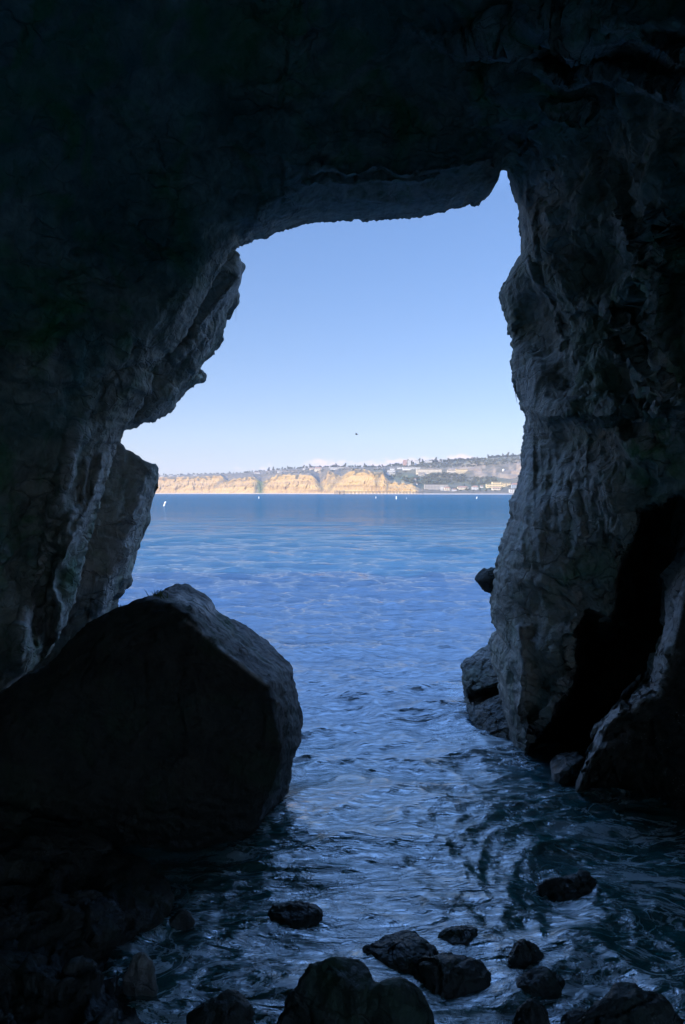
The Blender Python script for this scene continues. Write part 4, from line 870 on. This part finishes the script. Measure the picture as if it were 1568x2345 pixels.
def bird(u, v, Y, span, lab, rz, dihedral):
    x, y, z = P(u, v, Y); e = empty('bird', (x, y, z), rz); tag(e, lab, 'bird', 'birds over the bay')
    a_ = np.linspace(0, 2*np.pi, 14, endpoint=False)[:, None]; t_ = np.linspace(-1, 1, 15)[None, :]
    rr_ = .085*span*np.sqrt(np.maximum(1-np.abs(t_)**2.2, .004))*(1-.35*t_); 
    body = np.stack([rr_*np.cos(a_), .26*span*t_+0*a_, rr_*np.sin(a_)*.9+.02*span*t_**2], -1).reshape(-1, 3)
    mesh_np('body', body, grid_faces(14, 15, True), FEA, e)
    mesh_np('tail', np.array([(-.03,-.22,0),(.03,-.22,0),(.09,-.42,.01),(-.09,-.42,.01),(-.03,-.22,.015),(.03,-.22,.015),(.09,-.42,.02),(-.09,-.42,.02)])*span, [(0,1,2,3),(7,6,5,4),(0,4,5,1),(1,5,6,2),(2,6,7,3),(3,7,4,0)], FEA, e, smooth_=False)
    mesh_np('beak', np.array([(-.015,.25,0),(.015,.25,0),(0,.25,.02),(0,.34,-.005)])*span, [(0,1,3),(1,2,3),(2,0,3),(0,2,1)], FEA, e, smooth_=False)
    for s_ in (-1, 1):
        V = []; m_ = 9
        for i in range(m_):
            f = i/(m_-1); xx = s_*span*.5*f*math.cos(dihedral); zz_ = span*.5*(f*math.sin(dihedral)*1.3 if f < .5 else .5*math.sin(dihedral)*1.3+(f-.5)*math.sin(dihedral)*.3)
            ch = span*.2*(1-.75*f**1.6); y0 = .1*span-.12*span*max(0, f-.4)
            V += [(xx, y0, zz_), (xx, y0-ch*.5, zz_+.018*span*(1-f)), (xx, y0-ch, zz_), (xx, y0-ch*.5, zz_-.004*span)]
        Fs = []
        for i in range(m_-1):
            for j in range(4): Fs.append((i*4+j, i*4+(j+1) % 4, (i+1)*4+(j+1) % 4, (i+1)*4+j))
        Fs += [(0,1,2,3), tuple((m_-1)*4+j for j in (3,2,1,0))]
        mesh_np('wing', np.array(V), Fs, FEA, e)
bird(816, 995, 130, 1.0, 'dark bird with raised wings flying low over the bay', math.radians(65), math.radians(42))
bird(775, 810, 150, .7, 'tiny dark bird high in the middle of the sky', math.radians(20), math.radians(25))
ROOT = simple('dry_root', (.10,.08,.06))
def strand(name, pts, r, parent=None):
    V, n = [], 5; pts = np.array(pts, float)
    for i, p in enumerate(pts):
        rr_ = r*(1-.6*i/(len(pts)-1))
        for j in range(n): V.append(p+rr_*np.array([math.cos(j*2*math.pi/n), math.sin(j*2*math.pi/n), 0]))
    return mesh_np(name, np.array(V), grid_faces(len(pts), n).tolist()+[(i*n+n-1, (i+1)*n+n-1, (i+1)*n, i*n) for i in range(len(pts)-1)], ROOT, parent)
def uvp(l_, Y): return [P(a, b, Y) for a, b in l_]
o = strand('hanging_root', uvp([(1186,868),(1180,878),(1179,895),(1181,908),(1184,922)], 12.85), .008); tag(o, 'thin dry root hanging from the right rim into the sky', 'root', 'roots hanging from the cave rim')
o = strand('hanging_root', uvp([(543,672),(541,690),(540,712),(540,735)], 13.4), .004); tag(o, 'hair-thin root hanging below the left overhang', 'root', 'roots hanging from the cave rim')
GR = simple('coastal_grass', (.12,.16,.05))
def tuft(u, v, Y, n, lab, seed, h=.14):
    rs_ = np.random.RandomState(seed); V, Fs = [], []; b0 = P(u, v, Y)
    for i in range(n):
        b = b0+np.array([rs_.normal()*.05, rs_.normal()*.05, -.05]); d = np.array([rs_.normal()*.5, rs_.normal()*.4, 1]); hh = h*rs_.uniform(.5, 1.2); sd_ = np.array([.006, .003, 0]); o_ = len(V)
        for f in (0, .5, 1):
            c = b+d*hh*f+np.array([0, 0, -.35*hh*f*f]); V += [c-sd_*(1-f*.9), c+sd_*(1-f*.9)]
        Fs += [(o_, o_+1, o_+3, o_+2), (o_+2, o_+3, o_+5, o_+4)]
    tag(mesh_np('grass_tuft', np.array(V), Fs, GR, smooth_=False), lab, 'grass tuft', 'tufts on the big boulder')
tuft(360, 1360, 9.1, 40, 'small grass tuft near the crest of the big boulder', 1)
tuft(288, 1386, 9.0, 30, 'grass tuft lower left along the top of the big boulder', 2, .10)

# ------------------------------------------------------------------ sea air between here and the far shore
hz = bpy.data.materials.new('sea_air'); hz.use_nodes = True; n = hz.node_tree.nodes; l = hz.node_tree.links
for q_ in list(n):
    if q_.type == 'BSDF_PRINCIPLED': n.remove(q_)
pv = n.new('ShaderNodeVolumePrincipled'); pv.inputs['Color'].default_value = (.86, .87, .95, 1); pv.inputs['Density'].default_value = .65e-4; pv.inputs['Anisotropy'].default_value = .0
l.new(pv.outputs[0], [q_ for q_ in n if q_.type == 'OUTPUT_MATERIAL'][0].inputs['Volume'])
ztop = float(max(T[..., 2].max()+40, 45))
haze = boxes('haze', [(-9800, 9800, -9800, 9800, -13, ztop)], hz); tag(haze, kind='stuff')
